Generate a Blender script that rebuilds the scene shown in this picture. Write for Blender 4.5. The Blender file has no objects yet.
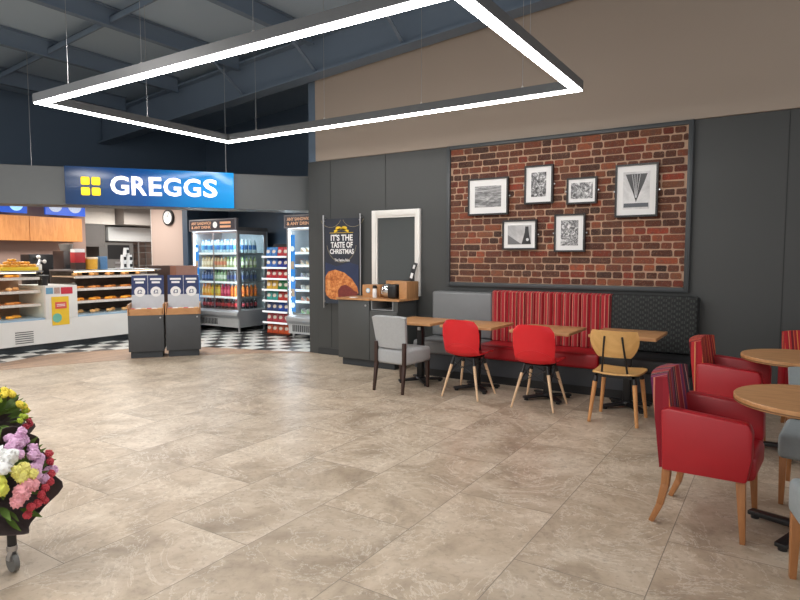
import bpy, bmesh, math, random
from mathutils import Matrix, Vector
PI = math.pi
random.seed(7)
scn = bpy.context.scene
COL = scn.collection

# ---------------------------------------------------------------- camera
cam_d = bpy.data.cameras.new('camera')
cam = bpy.data.objects.new('camera', cam_d); COL.objects.link(cam)
cam_d.sensor_width = 36; cam_d.lens = 27.0; cam_d.clip_start = 0.05
cam.location = (0, 0, 1.5)
cam.rotation_euler = (math.radians(90) - math.atan(43/600), 0, math.radians(32.55))
scn.camera = cam
# ---------------------------------------------------------------- world, lights, exposure
wd = bpy.data.worlds.new('world'); scn.world = wd; wd.use_nodes = True
wd.node_tree.nodes['Background'].inputs[0].default_value = (0.95, 0.93, 0.92, 1)
wd.node_tree.nodes['Background'].inputs[1].default_value = 0.7
scn.view_settings.view_transform = 'Standard'; scn.view_settings.look = 'None'
scn.view_settings.gamma = 1; scn.view_settings.use_curve_mapping = False
scn.view_settings.exposure = 0.3
RING_EMIT = 22.0
def area(name, loc, sx, sy, power, color=(1, 1, 1), rot=(0, 0, 0)):
    d = bpy.data.lights.new(name, 'AREA'); d.shape = 'RECTANGLE'; d.size = sx; d.size_y = sy
    d.energy = power; d.color = color
    o = bpy.data.objects.new(name, d); COL.objects.link(o); o.location = loc; o.rotation_euler = rot
    return o
area('shop_ceiling_lamp', (-11.4, 4.6, 2.68), 0.6, 2.4, 75, (1, .95, .88))
area('shop_ceiling_lamp', (-11.4, 7.2, 2.68), 1.2, 0.9, 45, (1, .95, .88))
area('shop_ceiling_lamp', (-12.6, 8.8, 2.6), 1.0, 1.0, 60, (1, .95, .88))
area('shop_ceiling_lamp', (-8.7, 6.6, 2.62), 1.2, 0.4, 40, (1, .98, .95), (0, 0, 0.9))
area('hall_fill_light', (-3.5, -2.0, 3.9), 5.0, 1.2, 150, (1, .97, .93))  # added overhead fill light behind the camera, no lamp body
area('hall_fill_light', (-6.5, 1.5, 3.9), 1.2, 1.2, 70, (1, .97, .93))  # second added fill above the open floor, without a fitting

# ---------------------------------------------------------------- materials
def lin(c):
    return tuple(((v/255)/12.92 if v/255 <= .04045 else ((v/255+.055)/1.055)**2.4) for v in c) + (1,)
def newmat(name):
    m = bpy.data.materials.new(name); m.use_nodes = True
    nt = m.node_tree; b = nt.nodes['Principled BSDF']
    return m, nt, b
def mixn(nt, a, b, fac, blend='MIX'):
    n = nt.nodes.new('ShaderNodeMix'); n.data_type = 'RGBA'; n.blend_type = blend
    for s, v in ((6, a), (7, b), (0, fac)):
        if hasattr(v, 'is_linked') or hasattr(v, 'links'): nt.links.new(v, n.inputs[s])
        else: n.inputs[s].default_value = v
    return n.outputs[2]
def noise(nt, scale, detail=4, rough=.55, vec=None, dist=0):
    n = nt.nodes.new('ShaderNodeTexNoise'); n.inputs['Scale'].default_value = scale
    n.inputs['Detail'].default_value = detail; n.inputs['Roughness'].default_value = rough
    n.inputs['Distortion'].default_value = dist
    if vec is None:
        t = nt.nodes.new('ShaderNodeTexCoord'); vec = t.outputs['Object']
    nt.links.new(vec, n.inputs['Vector'])
    return n.outputs['Fac']
def ramp(nt, src, stops, interp='LINEAR'):
    r = nt.nodes.new('ShaderNodeValToRGB'); r.color_ramp.interpolation = interp
    els = r.color_ramp.elements
    while len(els) < len(stops): els.new(0.5)
    for e, (p, c) in zip(els, stops): e.position = p; e.color = c
    nt.links.new(src, r.inputs[0]); return r.outputs[0]
def mapv(nt, scale=(1, 1, 1), loc=(0, 0, 0), rot=(0, 0, 0)):
    t = nt.nodes.new('ShaderNodeTexCoord'); m = nt.nodes.new('ShaderNodeMapping')
    nt.links.new(t.outputs['Object'], m.inputs['Vector'])
    m.inputs['Scale'].default_value = scale; m.inputs['Location'].default_value = loc; m.inputs['Rotation'].default_value = rot
    return m.outputs[0]
def bump(nt, b, h, strength, dist=.01):
    n = nt.nodes.new('ShaderNodeBump'); n.inputs['Strength'].default_value = strength; n.inputs['Distance'].default_value = dist
    nt.links.new(h, n.inputs['Height']); nt.links.new(n.outputs[0], b.inputs['Normal'])
MC = {}
def mat(name, rgb, rough=.5, metal=0, var=.08, nscale=12, bmp=0, bscale=60, emit=0, coat=0):
    if name in MC: return MC[name]
    m, nt, b = newmat(name); c = lin(rgb)
    d = tuple(v*(1-var) for v in c[:3]) + (1,); e = tuple(min(1, v*(1+var)) for v in c[:3]) + (1,)
    nt.links.new(mixn(nt, d, e, noise(nt, nscale)), b.inputs['Base Color'])
    b.inputs['Roughness'].default_value = rough; b.inputs['Metallic'].default_value = metal
    if bmp: bump(nt, b, noise(nt, bscale, 3), bmp, .004)
    if coat: b.inputs['Coat Weight'].default_value = coat
    if emit:
        b.inputs['Emission Color'].default_value = c; b.inputs['Emission Strength'].default_value = emit
    MC[name] = m; return m
def wood(name, rgb1, rgb2, rough=.4, axis=(1, 1, 1), sc=6):
    if name in MC: return MC[name]
    m, nt, b = newmat(name)
    n = noise(nt, sc, 6, .6, mapv(nt, axis), 1.5)
    nt.links.new(ramp(nt, n, [(.3, lin(rgb1)), (.7, lin(rgb2))]), b.inputs['Base Color'])
    b.inputs['Roughness'].default_value = rough
    bump(nt, b, n, .08, .003); MC[name] = m; return m
def stripes(name, cols, period, rough=.75, axis='xy', offset=0):
    """cols: list of (start fraction, rgb)"""
    m, nt, b = newmat(name)
    t = nt.nodes.new('ShaderNodeTexCoord'); s = nt.nodes.new('ShaderNodeSeparateXYZ'); nt.links.new(t.outputs['Object'], s.inputs[0])
    a = nt.nodes.new('ShaderNodeMath'); a.operation = 'MULTIPLY_ADD'; nt.links.new(s.outputs[0], a.inputs[0]); a.inputs[1].default_value = 1
    if axis == 'xy': nt.links.new(s.outputs[1], a.inputs[2])
    else: a.inputs[2].default_value = offset
    f = nt.nodes.new('ShaderNodeMath'); f.operation = 'MULTIPLY'; nt.links.new(a.outputs[0], f.inputs[0]); f.inputs[1].default_value = 1/period
    g = nt.nodes.new('ShaderNodeMath'); g.operation = 'FRACT'; nt.links.new(f.outputs[0], g.inputs[0])
    nt.links.new(ramp(nt, g.outputs[0], [(p, lin(c)) for p, c in cols], 'CONSTANT'), b.inputs['Base Color'])
    b.inputs['Roughness'].default_value = rough
    bump(nt, b, noise(nt, 300, 2), .2, .002); return m
def glassmat(name, tint=(1, 1, 1), fac=.06):
    m = bpy.data.materials.new(name); m.use_nodes = True; nt = m.node_tree; nt.nodes.clear()
    o = nt.nodes.new('ShaderNodeOutputMaterial'); x = nt.nodes.new('ShaderNodeMixShader')
    t = nt.nodes.new('ShaderNodeBsdfTransparent'); t.inputs[0].default_value = tint + (1,)
    g = nt.nodes.new('ShaderNodeBsdfGlossy'); g.inputs['Roughness'].default_value = .05
    x.inputs[0].default_value = fac; nt.links.new(t.outputs[0], x.inputs[1]); nt.links.new(g.outputs[0], x.inputs[2])
    nt.links.new(x.outputs[0], o.inputs[0]); return m

# ---------------------------------------------------------------- mesh builder
class MB:
    def __init__(s): s.bm = bmesh.new(); s.M = Matrix.Identity(4); s.mi = 0
    def _add(s, t, M=None):
        bmesh.ops.transform(t, matrix=s.M @ (M or Matrix.Identity(4)), verts=t.verts)
        for f in t.faces: f.material_index = s.mi
        me = bpy.data.meshes.new('t'); t.to_mesh(me); t.free(); s.bm.from_mesh(me); bpy.data.meshes.remove(me); return s
    def box(s, x0, x1, y0, y1, z0, z1, bev=0, seg=2, M=None):
        t = bmesh.new(); bmesh.ops.create_cube(t, size=1)
        for v in t.verts: v.co = Vector(((x0+x1)/2+v.co.x*(x1-x0), (y0+y1)/2+v.co.y*(y1-y0), (z0+z1)/2+v.co.z*(z1-z0)))
        if bev: bmesh.ops.bevel(t, geom=t.edges[:], offset=bev, segments=seg, affect='EDGES', profile=.5)
        return s._add(t, M)
    def bar(s, p0, p1, w, h, bev=0, w1=None, h1=None):
        p0 = Vector(p0); p1 = Vector(p1); d = p1-p0; L = d.length; z = d.normalized()
        up = Vector((0, 0, 1)) if abs(z.z) < .95 else Vector((0, 1, 0))
        x = up.cross(z).normalized(); y = z.cross(x)
        R = Matrix((x, y, z)).transposed().to_4x4(); R.translation = p0
        t = bmesh.new(); bmesh.ops.create_cube(t, size=1)
        for v in t.verts:
            k = v.co.z > 0; ww = (w1 or w) if k else w; hh = (h1 or h) if k else h
            v.co = Vector((v.co.x*ww, v.co.y*hh, L if k else 0))
        if bev: bmesh.ops.bevel(t, geom=t.edges[:], offset=bev, segments=2, affect='EDGES', profile=.5)
        return s._add(t, R)
    def cyl(s, p0, p1, r0, r1=None, n=16):
        p0 = Vector(p0); p1 = Vector(p1); d = p1-p0
        t = bmesh.new(); bmesh.ops.create_cone(t, cap_ends=True, segments=n, radius1=r0, radius2=r0 if r1 is None else r1, depth=d.length)
        R = d.to_track_quat('Z', 'Y').to_matrix().to_4x4(); R.translation = (p0+p1)/2
        return s._add(t, R)
    def tube(s, pts, r, n=8):
        for a, b in zip(pts, pts[1:]): s.cyl(a, b, r, n=n)
        for p in pts[1:-1]: s.ball(p, (r, r, r), 6, 8)
        return s
    def ball(s, c, r, u=12, v=8, M=None):
        t = bmesh.new(); bmesh.ops.create_uvsphere(t, u_segments=u, v_segments=v, radius=1)
        for w in t.verts: w.co = Vector((c[0]+w.co.x*r[0], c[1]+w.co.y*r[1], c[2]+w.co.z*r[2]))
        return s._add(t, M)
    def lathe(s, prof, c=(0, 0, 0), n=20, M=None):
        t = bmesh.new(); rings = []
        for r, z in prof:
            rings.append([t.verts.new((c[0]+r*math.cos(2*PI*k/n), c[1]+r*math.sin(2*PI*k/n), c[2]+z)) for k in range(n)])
        for a, b in zip(rings, rings[1:]):
            for k in range(n): t.faces.new((a[k], a[(k+1) % n], b[(k+1) % n], b[k]))
        t.faces.new(rings[0][::-1]); t.faces.new(rings[-1])
        return s._add(t, M)
    def prism(s, poly, y0, y1, axis='y', bev=0, M=None):
        """poly in (x,z) extruded y0..y1 ; axis 'z': poly in (x,y) extruded in z ; axis 'x': poly (y,z)"""
        t = bmesh.new()
        def P(a, b, c): return {'y': (a, c, b), 'z': (a, b, c), 'x': (c, a, b)}[axis]
        A = [t.verts.new(P(a, b, y0)) for a, b in poly]; B = [t.verts.new(P(a, b, y1)) for a, b in poly]
        n = len(poly); t.faces.new(A); t.faces.new(B[::-1])
        for k in range(n): t.faces.new((A[k], B[k], B[(k+1) % n], A[(k+1) % n]))
        bmesh.ops.recalc_face_normals(t, faces=t.faces)
        if bev: bmesh.ops.bevel(t, geom=t.edges[:], offset=bev, segments=2, affect='EDGES', profile=.5)
        return s._add(t, M)
    def sheet(s, f, nu, nv, thick, M=None):
        """closed shell: surface f(u,v)->(x,y,z) thickened along its normal"""
        P = [[Vector(f(i/nu, j/nv)) for j in range(nv+1)] for i in range(nu+1)]
        def N(i, j):
            a = P[min(i+1, nu)][j]-P[max(i-1, 0)][j]; b = P[i][min(j+1, nv)]-P[i][max(j-1, 0)]
            return a.cross(b).normalized()
        t = bmesh.new()
        A = [[t.verts.new(P[i][j]+N(i, j)*thick/2) for j in range(nv+1)] for i in range(nu+1)]
        B = [[t.verts.new(P[i][j]-N(i, j)*thick/2) for j in range(nv+1)] for i in range(nu+1)]
        for i in range(nu):
            for j in range(nv):
                t.faces.new((A[i][j], A[i+1][j], A[i+1][j+1], A[i][j+1])); t.faces.new((B[i][j], B[i][j+1], B[i+1][j+1], B[i+1][j]))
        for i in range(nu):
            t.faces.new((A[i][0], B[i][0], B[i+1][0], A[i+1][0])); t.faces.new((A[i][nv], A[i+1][nv], B[i+1][nv], B[i][nv]))
        for j in range(nv):
            t.faces.new((A[0][j], A[0][j+1], B[0][j+1], B[0][j])); t.faces.new((A[nu][j], B[nu][j], B[nu][j+1], A[nu][j+1]))
        bmesh.ops.recalc_face_normals(t, faces=t.faces)
        return s._add(t, M)
    def text(s, body, x0, x1, z0, z1, y, depth=.004, bold=.0):
        """lettering in the local xz plane facing -y, fitted in the box"""
        cu = bpy.data.curves.new('t', 'FONT'); cu.body = body; cu.size = 1; cu.extrude = .05; cu.offset = bold; cu.resolution_u = 3
        ob = bpy.data.objects.new('t', cu); COL.objects.link(ob)
        dg = bpy.context.evaluated_depsgraph_get(); me = bpy.data.meshes.new_from_object(ob.evaluated_get(dg))
        bpy.data.objects.remove(ob); bpy.data.curves.remove(cu)
        t = bmesh.new(); t.from_mesh(me); bpy.data.meshes.remove(me)
        xs = [v.co.x for v in t.verts]; ys = [v.co.y for v in t.verts]
        if not xs: t.free(); return s
        ax, bx, ay, by = min(xs), max(xs), min(ys), max(ys)
        for v in t.verts:
            v.co = Vector((x0+(v.co.x-ax)/(bx-ax)*(x1-x0), y-(depth if v.co.z > 0 else 0), z0+(v.co.y-ay)/(by-ay)*(z1-z0)))
        return s._add(t)
    def build(s, name, m, parent=None, loc=None, rot=None, smooth=True):
        me = bpy.data.meshes.new(name)
        if smooth:
            for f in s.bm.faces: f.smooth = True
            for e in s.bm.edges:
                if len(e.link_faces) != 2 or e.calc_face_angle(0) > .62: e.smooth = False
        s.bm.to_mesh(me); s.bm.free()
        for q in (m if isinstance(m, (list, tuple)) else [m]): me.materials.append(q)
        o = bpy.data.objects.new(name, me); COL.objects.link(o)
        if parent: o.parent = parent
        if loc: o.location = loc
        if rot: o.rotation_euler = rot if not isinstance(rot, (int, float)) else (0, 0, rot)
        return o
def tag(o, label, cat, group=None, kind=None):
    o['label'] = label; o['category'] = cat
    if group: o['group'] = group
    if kind: o['kind'] = kind
    return o
def thing(name, label, cat, loc=(0, 0, 0), rz=0, group=None):
    o = bpy.data.objects.new(name, None); COL.objects.link(o); o.location = loc; o.rotation_euler = (0, 0, rz); o.empty_display_size = .1
    return tag(o, label, cat, group)
def struct(o, label=None, cat=None):
    o['kind'] = 'structure'
    if label: o['label'] = label
    if cat: o['category'] = cat
    return o
def dup(o, loc=None, rz=None, label=None, group=None, parent=None):
    c = o.copy(); COL.objects.link(c)
    if parent: c.parent = parent
    if loc is not None: c.location = loc
    if rz is not None: c.rotation_euler = (0, 0, rz)
    if label: c['label'] = label
    if group: c['group'] = group
    for ch in list(o.children): dup(ch, parent=c)
    return c
def B(*a, **k): return MB().box(*a, **k)

# ---------------------------------------------------------------- palette
DG = mat('charcoal_panel', (66, 68, 68), .45, var=.05, nscale=2)
NAVY = mat('navy_panel', (62, 80, 100), .5, var=.05)
TAUPE = mat('taupe_paint', (172, 158, 145), .8, var=.03, nscale=1)
PINKW = mat('pinkish_paint', (186, 166, 156), .8, var=.03, nscale=1)
ROOF = mat('roof_sheet', (168, 186, 202), .6, var=.05, nscale=1)
STEEL = mat('blue_grey_steel', (112, 128, 146), .5, var=.05, nscale=1)
DARKWALL = mat('dark_blue_wall', (104, 122, 142), .7, var=.05, nscale=1)
BLACK = mat('black_metal', (22, 22, 24), .4, var=.1)
BLK2 = mat('black_plastic', (26, 26, 28), .35, var=.1)
SILV = mat('brushed_silver', (190, 190, 192), .3, 1, var=.05)
GREYM = mat('grey_metal', (160, 163, 166), .35, .3, var=.05)
WHITE = mat('white_laminate', (225, 222, 218), .4, var=.02)
OAK = wood('oak_top', (172, 122, 78), (202, 152, 104), .4, (1, 8, 1), 3)
OAKL = wood('oak_leg', (150, 98, 58), (178, 122, 76), .4, (6, 6, 1), 4)
BEECH = wood('beech_leg', (214, 178, 140), (232, 200, 164), .45, (6, 6, 1), 4)
PLY = wood('plywood_seat', (200, 152, 88), (222, 176, 112), .4, (1, 6, 1), 4)
WALNUT = mat('dark_stained_wood', (58, 38, 32), .4)
CABW = wood('golden_veneer', (188, 120, 66), (214, 150, 90), .4, (4, 4, .6), 4)
RED = mat('red_plastic', (216, 30, 40), .35, var=.04)
REDL = mat('red_leather', (168, 22, 34), .38, var=.08, nscale=6, bmp=.15, bscale=160)
GREYL = mat('grey_leather', (120, 122, 124), .38, var=.05, bmp=.12, bscale=160)
FABG = mat('light_grey_fabric', (168, 170, 172), .9, var=.1, nscale=40, bmp=.3, bscale=400)
FABB = mat('blue_grey_fabric', (140, 148, 150), .9, var=.1, nscale=40, bmp=.3, bscale=400)
LED = mat('led_diffuser', (255, 252, 248), .5, var=0, emit=RING_EMIT)
LEDS = mat('fridge_led', (235, 246, 255), .5, var=0, emit=30)
GLASS = glassmat('clear_glass', (.97, 1, .99), .05)
PAPER = mat('white_paper', (236, 236, 236), .6, var=.02)
PNAVY = mat('navy_print', (24, 44, 96), .5, var=.1)
YEL = mat('yellow_print', (240, 200, 50), .5, var=.02)

# ---------------------------------------------------------------- structure: floor
def tile_mat():
    m, nt, b = newmat('stone_tile')
    t = nt.nodes.new('ShaderNodeTexCoord'); s = nt.nodes.new('ShaderNodeSeparateXYZ'); c = nt.nodes.new('ShaderNodeCombineXYZ')
    nt.links.new(t.outputs['Object'], s.inputs[0]); nt.links.new(s.outputs[1], c.inputs[0]); nt.links.new(s.outputs[0], c.inputs[1])
    mp = nt.nodes.new('ShaderNodeMapping'); nt.links.new(c.outputs[0], mp.inputs[0]); mp.inputs['Location'].default_value = (20-1.86+.03, 20+2.92-.32, 0)
    br = nt.nodes.new('ShaderNodeTexBrick'); nt.links.new(mp.outputs[0], br.inputs['Vector'])
    br.inputs['Scale'].default_value = 1; br.inputs['Brick Width'].default_value = 1.23; br.inputs['Row Height'].default_value = .615
    br.inputs['Mortar Size'].default_value = .0025; br.inputs['Mortar Smooth'].default_value = .2
    br.inputs['Color1'].default_value = (0, 0, 0, 1); br.inputs['Color2'].default_value = (1, 1, 1, 1); br.inputs['Mortar'].default_value = (.5, .5, .5, 1)
    br.offset = .5
    sp = nt.nodes.new('ShaderNodeSeparateColor'); nt.links.new(br.outputs['Color'], sp.inputs[0])
    # shift the veining for every tile
    ad = nt.nodes.new('ShaderNodeVectorMath'); ad.operation = 'SCALE'; nt.links.new(br.outputs['Color'], ad.inputs[0]); ad.inputs['Scale'].default_value = 37
    a2 = nt.nodes.new('ShaderNodeVectorMath'); a2.operation = 'ADD'; nt.links.new(ad.outputs[0], a2.inputs[0]); nt.links.new(t.outputs['Object'], a2.inputs[1])
    n1 = noise(nt, 2.2, 8, .62, a2.outputs[0], .6); n2 = noise(nt, 28, 6, .7, a2.outputs[0], .3); n3 = noise(nt, 1.6, 10, .68, a2.outputs[0], 2.2)
    base = ramp(nt, n1, [(.3, lin((146, 128, 108))), (.5, lin((184, 166, 144))), (.7, lin((208, 192, 172)))])
    base = mixn(nt, base, lin((228, 218, 202)), ramp(nt, n3, [(.485, (0, 0, 0, 1)), (.5, (.55, .55, .55, 1)), (.515, (0, 0, 0, 1))]))
    base = mixn(nt, base, lin((128, 116, 103)), ramp(nt, n2, [(.52, (0, 0, 0, 1)), (.75, (.6, .6, .6, 1))]))
    tv = ramp(nt, sp.outputs[0], [(0, (.86, .86, .86, 1)), (1, (1.0, 1.0, 1.0, 1))])
    base = mixn(nt, base, tv, 1.0, 'MULTIPLY')
    base = mixn(nt, base, lin((122, 110, 98)), br.outputs['Fac'])
    nt.links.new(base, b.inputs['Base Color'])
    nt.links.new(ramp(nt, n2, [(.3, (.3, .3, .3, 1)), (.8, (.5, .5, .5, 1))]), b.inputs['Roughness'])
    bump(nt, b, n2, .12, .003); return m
fl = B(-16, 5, -4, 12, -.1, 0).build('floor', tile_mat()); struct(fl, 'beige stone-look tiled floor of the hall', 'floor')
def plank_mat():
    m, nt, b = newmat('wood_plank_floor')
    br = nt.nodes.new('ShaderNodeTexBrick'); nt.links.new(mapv(nt, (1, 1, 1), (30, 30, 0), (0, 0, 1.57)), br.inputs['Vector'])
    br.inputs['Scale'].default_value = 1; br.inputs['Brick Width'].default_value = .5; br.inputs['Row Height'].default_value = .1
    br.inputs['Mortar Size'].default_value = .003
    br.inputs['Color1'].default_value = lin((178, 146, 120)); br.inputs['Color2'].default_value = lin((150, 122, 102)); br.inputs['Mortar'].default_value = lin((110, 92, 80))
    nt.links.new(br.outputs['Color'], b.inputs['Base Color']); b.inputs['Roughness'].default_value = .45; return m
check = [(-6.2, 7.21), (-6.74, 6.99), (-7.44, 6.79), (-8.17, 6.58), (-8.98, 5.81), (-9.51, 4.87), (-9.25, 3.9), (-9.4, 2.5)]
tile_edge = [(-9.3, 2.5), (-8.75, 3.75), (-8.12, 5.1), (-7.5, 6.0), (-6.9, 6.6), (-6.15, 7.12)]
plank = MB().prism(tile_edge[1:] + check[:-1], 0, .002, 'z').build('floor', plank_mat()); struct(plank, 'curved strip of brown wood-look planks before the chequered floor', 'floor')
def checker_mat():
    m, nt, b = newmat('checker_vinyl')
    ck = nt.nodes.new('ShaderNodeTexChecker'); nt.links.new(mapv(nt, (1, 1, 1), (.02, .05, .33)), ck.inputs['Vector'])
    ck.inputs['Scale'].default_value = 1/.3; ck.inputs['Color1'].default_value = lin((222, 222, 218)); ck.inputs['Color2'].default_value = lin((34, 36, 40))
    nt.links.new(ck.outputs[0], b.inputs['Base Color']); b.inputs['Roughness'].default_value = .3; return m
ck = MB().prism(check + [(-15, 2.5), (-15, 11), (-6.2, 11)], 0, .0015, 'z').build('floor', checker_mat()); struct(ck, 'black and white chequered floor of the bakery', 'floor')

# ---------------------------------------------------------------- structure: walls
YW = 7.14
struct(B(-6.06, 4.5, YW, YW+.15, 0, 2.95).build('wall_back', DG), 'charcoal panelled wall behind the seating', 'wall')
for i, x in enumerate((-5.80, -4.80, .0, 1.3)):
    struct(B(x-.003, x+.003, YW-.004, YW, .12, 2.95).build('trim_%d' % (i+1), mat('seam', (38, 40, 40), .6)))
struct(B(-6.06, 4.5, YW-.03, YW+.2, 2.952, 5.6).build('wall_upper', TAUPE), 'taupe upper wall above the charcoal panels', 'wall')
struct(B(-6.06, -5.25, YW-.012, YW, 0, .1).build('baseboard_back', mat('skirting', (52, 54, 56), .5)))
struct(B(-6.24, -6.061, YW+.0, 9.6, 0, 2.95).build('wall_side', DG))
struct(B(-6.24, -6.07, YW+.02, 9.6, 2.955, 5.6).build('wall_side', DARKWALL), 'dark return wall beside the sandwich fridge', 'wall')
struct(B(-11.4, -6.31, 9.45, 9.6, 2.75, 5.4).build('wall_upper', DARKWALL))
struct(B(-11.5, -11.35, -4, 9.6, 2.76, 5.3).build('wall_upper', DARKWALL))
struct(B(-13.1, -12.95, -2, 7.45, 0, 2.755).build('wall_left', mat('taupe_kitchen', (158, 134, 124), .8, var=.03, nscale=1)), 'pinkish wall behind the bakery counter', 'wall')
struct(B(-15.1, -14.95, 7.3, 10.8, 0, 2.755).build('wall_kitchen', PINKW))
struct(B(-14.95, -13.1, 7.3, 7.45, 0, 2.755).build('wall_kitchen', PINKW))
struct(B(-14.94, -13.6, 8.8, 10.4, 2.3, 2.755).build('wall_kitchen', mat('grey_bulkhead', (165, 158, 154), .8, var=.02)), 'grey bulkhead over the kitchen equipment', 'wall')
struct(B(-14.9, -13.9, 7.452, 8.75, 2.29, 2.755).build('wall_kitchen', mat('white_paint', (236, 230, 222), .8)))
struct(B(-15.1, -11.6, 10.6, 10.75, 0, 2.755).build('wall_kitchen', PINKW))
struct(B(-11.75, -10.64, 8.25, 8.45, 0, 2.755).build('wall_kitchen', PINKW), 'pinkish wall with the round clock', 'wall')
struct(B(-11.765, -11.752, 8.245, 8.45, 0, 2.755).build('trim_5', WHITE))
struct(B(-10.64, -10.48, 8.2, 8.5, 0, 2.755).build('wall_kitchen', NAVY))
struct(B(-10.64, -6.31, 9.3, 9.44, 0, 2.755).build('wall_alcove', NAVY), 'dark wall behind the fridges', 'wall')
struct(B(-10.64, -10.48, 8.51, 9.29, 0, 2.755).build('wall_alcove', NAVY))
SHC = MB().prism([(-15.1, -2), (-9.9, -2), (-9.9, 3.2), (-6.55, 7.3), (-6.31, 7.4), (-6.31, 10.8), (-15.1, 10.8)], 2.76, 2.78, 'z').build('ceiling', mat('shop_ceiling', (120, 118, 116), .8))
struct(SHC, 'low ceiling of the bakery', 'ceiling')

# ---------------------------------------------------------------- roof: sheet, purlins, rafter
SL = .08
def rz(x): return 4.78 + SL*(x+6)
t = bmesh.new(); mb = MB()
mb.prism([(-13.5, rz(-13.5)), (5, rz(5)), (5, rz(5)+.1), (-13.5, rz(-13.5)+.1)], -4, 9.7)
struct(mb.build('ceiling', ROOF), 'sloping blue-grey sheet roof', 'ceiling')
k = 6
for x in (-10.35, -8.85, -7.35, -5.85, -4.35, -2.85, -1.35, .15, 1.65, 3.15):
    z = rz(x); mb = MB()
    mb.box(x-.006, x+.006, -4, 6.8, z-.24, z-.006); mb.box(x-.05, x+.05, -4, 6.8, z-.25, z-.236); mb.box(x-.05, x+.05, -4, 6.8, z-.02, z-.006)
    struct(mb.build('trim_%d' % k, STEEL), 'steel roof purlin running towards the seating wall', 'beam'); k += 1
mb = MB()
for a, b_, y0, y1 in ((-.66, -.63, 6.8, 7.04), (-.14, -.11, 6.8, 7.04), (-.64, -.12, 6.91, 6.93)):
    mb.prism([(-11.3, rz(-11.3)+a), (4.4, rz(4.4)+a), (4.4, rz(4.4)+b_), (-11.3, rz(-11.3)+b_)], y0, y1)
struct(mb.build('trim_%d' % k, STEEL), 'deep steel rafter above the taupe wall', 'beam'); k += 1
for yy in (4.7, 1.6):
    mb = MB()
    mb.prism([(-11.3, rz(-11.3)-.13), (4.4, rz(4.4)-.13), (4.4, rz(4.4)-.12), (-11.3, rz(-11.3)-.12)], yy-.06, yy+.06)
    mb.prism([(-11.3, rz(-11.3)-.2), (4.4, rz(4.4)-.2), (4.4, rz(4.4)-.12), (-11.3, rz(-11.3)-.12)], yy-.06, yy-.05)
    struct(mb.build('trim_%d' % k, STEEL), 'light steel cross rail between the purlins', 'beam'); k += 1
for x in (-7.35, -5.85, -4.35):
    struct(MB().bar((x+.02, 6.2, rz(x)-.2), (x+.02, 6.88, rz(x)-.62), .05, .02).build('trim_%d' % k, STEEL), 'angled brace from purlin to rafter', 'beam'); k += 1

# ---------------------------------------------------------------- pendant ring lights
def ring_light(loc, label, x0, x1, y0, y1, z=3.1):
    t = thing('pendant_light', label, 'light', loc)
    w = .10; h = .1; mb = MB(); gb = MB()
    for a in ((x0, x1, y0, y0+w), (x0, x1, y1-w, y1), (x0, x0+w, y0+w, y1-w), (x1-w, x1, y0+w, y1-w)):
        mb.box(*a, z+.012, z+h)
        e = .008; ex = 0
        gb.box(a[0]+e, a[1]-e, a[2]+(e if a[3]-a[2] < .2 else -e), a[3]-(e if a[3]-a[2] < .2 else -e), z, z+.0118)
    mb.build('housing', mat('fixture_grey', (98, 101, 104), .4), t); gb.build('diffuser', LED, t)
    pts = [(x, y) for x in (x0+.6, (x0+x1)/2-.7, (x0+x1)/2+.7, x1-.6) for y in (y0+w/2, y1-w/2)] + [(x, (y0+y1)/2) for x in (x0+w/2, x1-w/2)]
    for x, y in pts:
        top = rz(x+loc[0])-.004-loc[2]
        MB().cyl((x, y, z+h), (x, y, top), .0025, n=6).build('suspension_wire', SILV, t)
        MB().lathe([(.006, .03), (.014, .012), (.016, 0)], (x, y, z+h), 12).build('cable_gripper', WHITE, t)
    return t
ring_light((0, 0, 0), 'long rectangular LED pendant frame hanging over the open floor', -6.68, -1.70, 3.33, 5.96)
ring_light((0, 0, 0), 'rectangular LED pendant frame only just showing at the top left corner of the photo', -6.6, -1.74, -.85, 1.86)

# ---------------------------------------------------------------- shop front header and sign
HA = math.atan2(3.33, 2.67); HO = (-9.0, 4.03, 0)
hd = MB().box(-2.2, 4.33, 0, .5, 2.23, 2.75).build('header_fascia', mat('fascia_grey', (92, 96, 98), .45, var=.04), loc=HO, rot=HA)
tag(hd, 'long grey fascia beam over the bakery opening', 'fascia')
def sign_mat():
    m, nt, b = newmat('sign_blue')
    t = nt.nodes.new('ShaderNodeTexCoord'); s = nt.nodes.new('ShaderNodeSeparateXYZ'); nt.links.new(t.outputs['Object'], s.inputs[0])
    mm = nt.nodes.new('ShaderNodeMapRange'); nt.links.new(s.outputs[0], mm.inputs[0]); mm.inputs[1].default_value = .78; mm.inputs[2].default_value = 3.04
    c = ramp(nt, mm.outputs[0], [(0, lin((18, 46, 82))), (.45, lin((14, 70, 132))), (1, lin((8, 136, 206)))])
    nt.links.new(c, b.inputs['Base Color']); b.inputs['Roughness'].default_value = .2
    nt.links.new(c, b.inputs['Emission Color']); b.inputs['Emission Strength'].default_value = .45; return m
sg = thing('shop_sign', 'blue illuminated bakery sign with yellow squares and white lettering', 'sign', HO, HA)
MB().box(.78, 3.05, -.07, -.002, 2.235, 2.765, .006).build('sign_panel', sign_mat(), sg)
YE = mat('sign_yellow', (250, 225, 40), .4, var=.02, emit=.5)
for i in range(2):
    for j in range(2):
        MB().box(0.985+i*.135, 1.095+i*.135, -.09, -.068, 2.365+j*.145, 2.475+j*.145, .018, 3).build('yellow_square', YE, sg)
LW = mat('sign_white', (250, 250, 250), .4, var=0, emit=.75)
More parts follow.
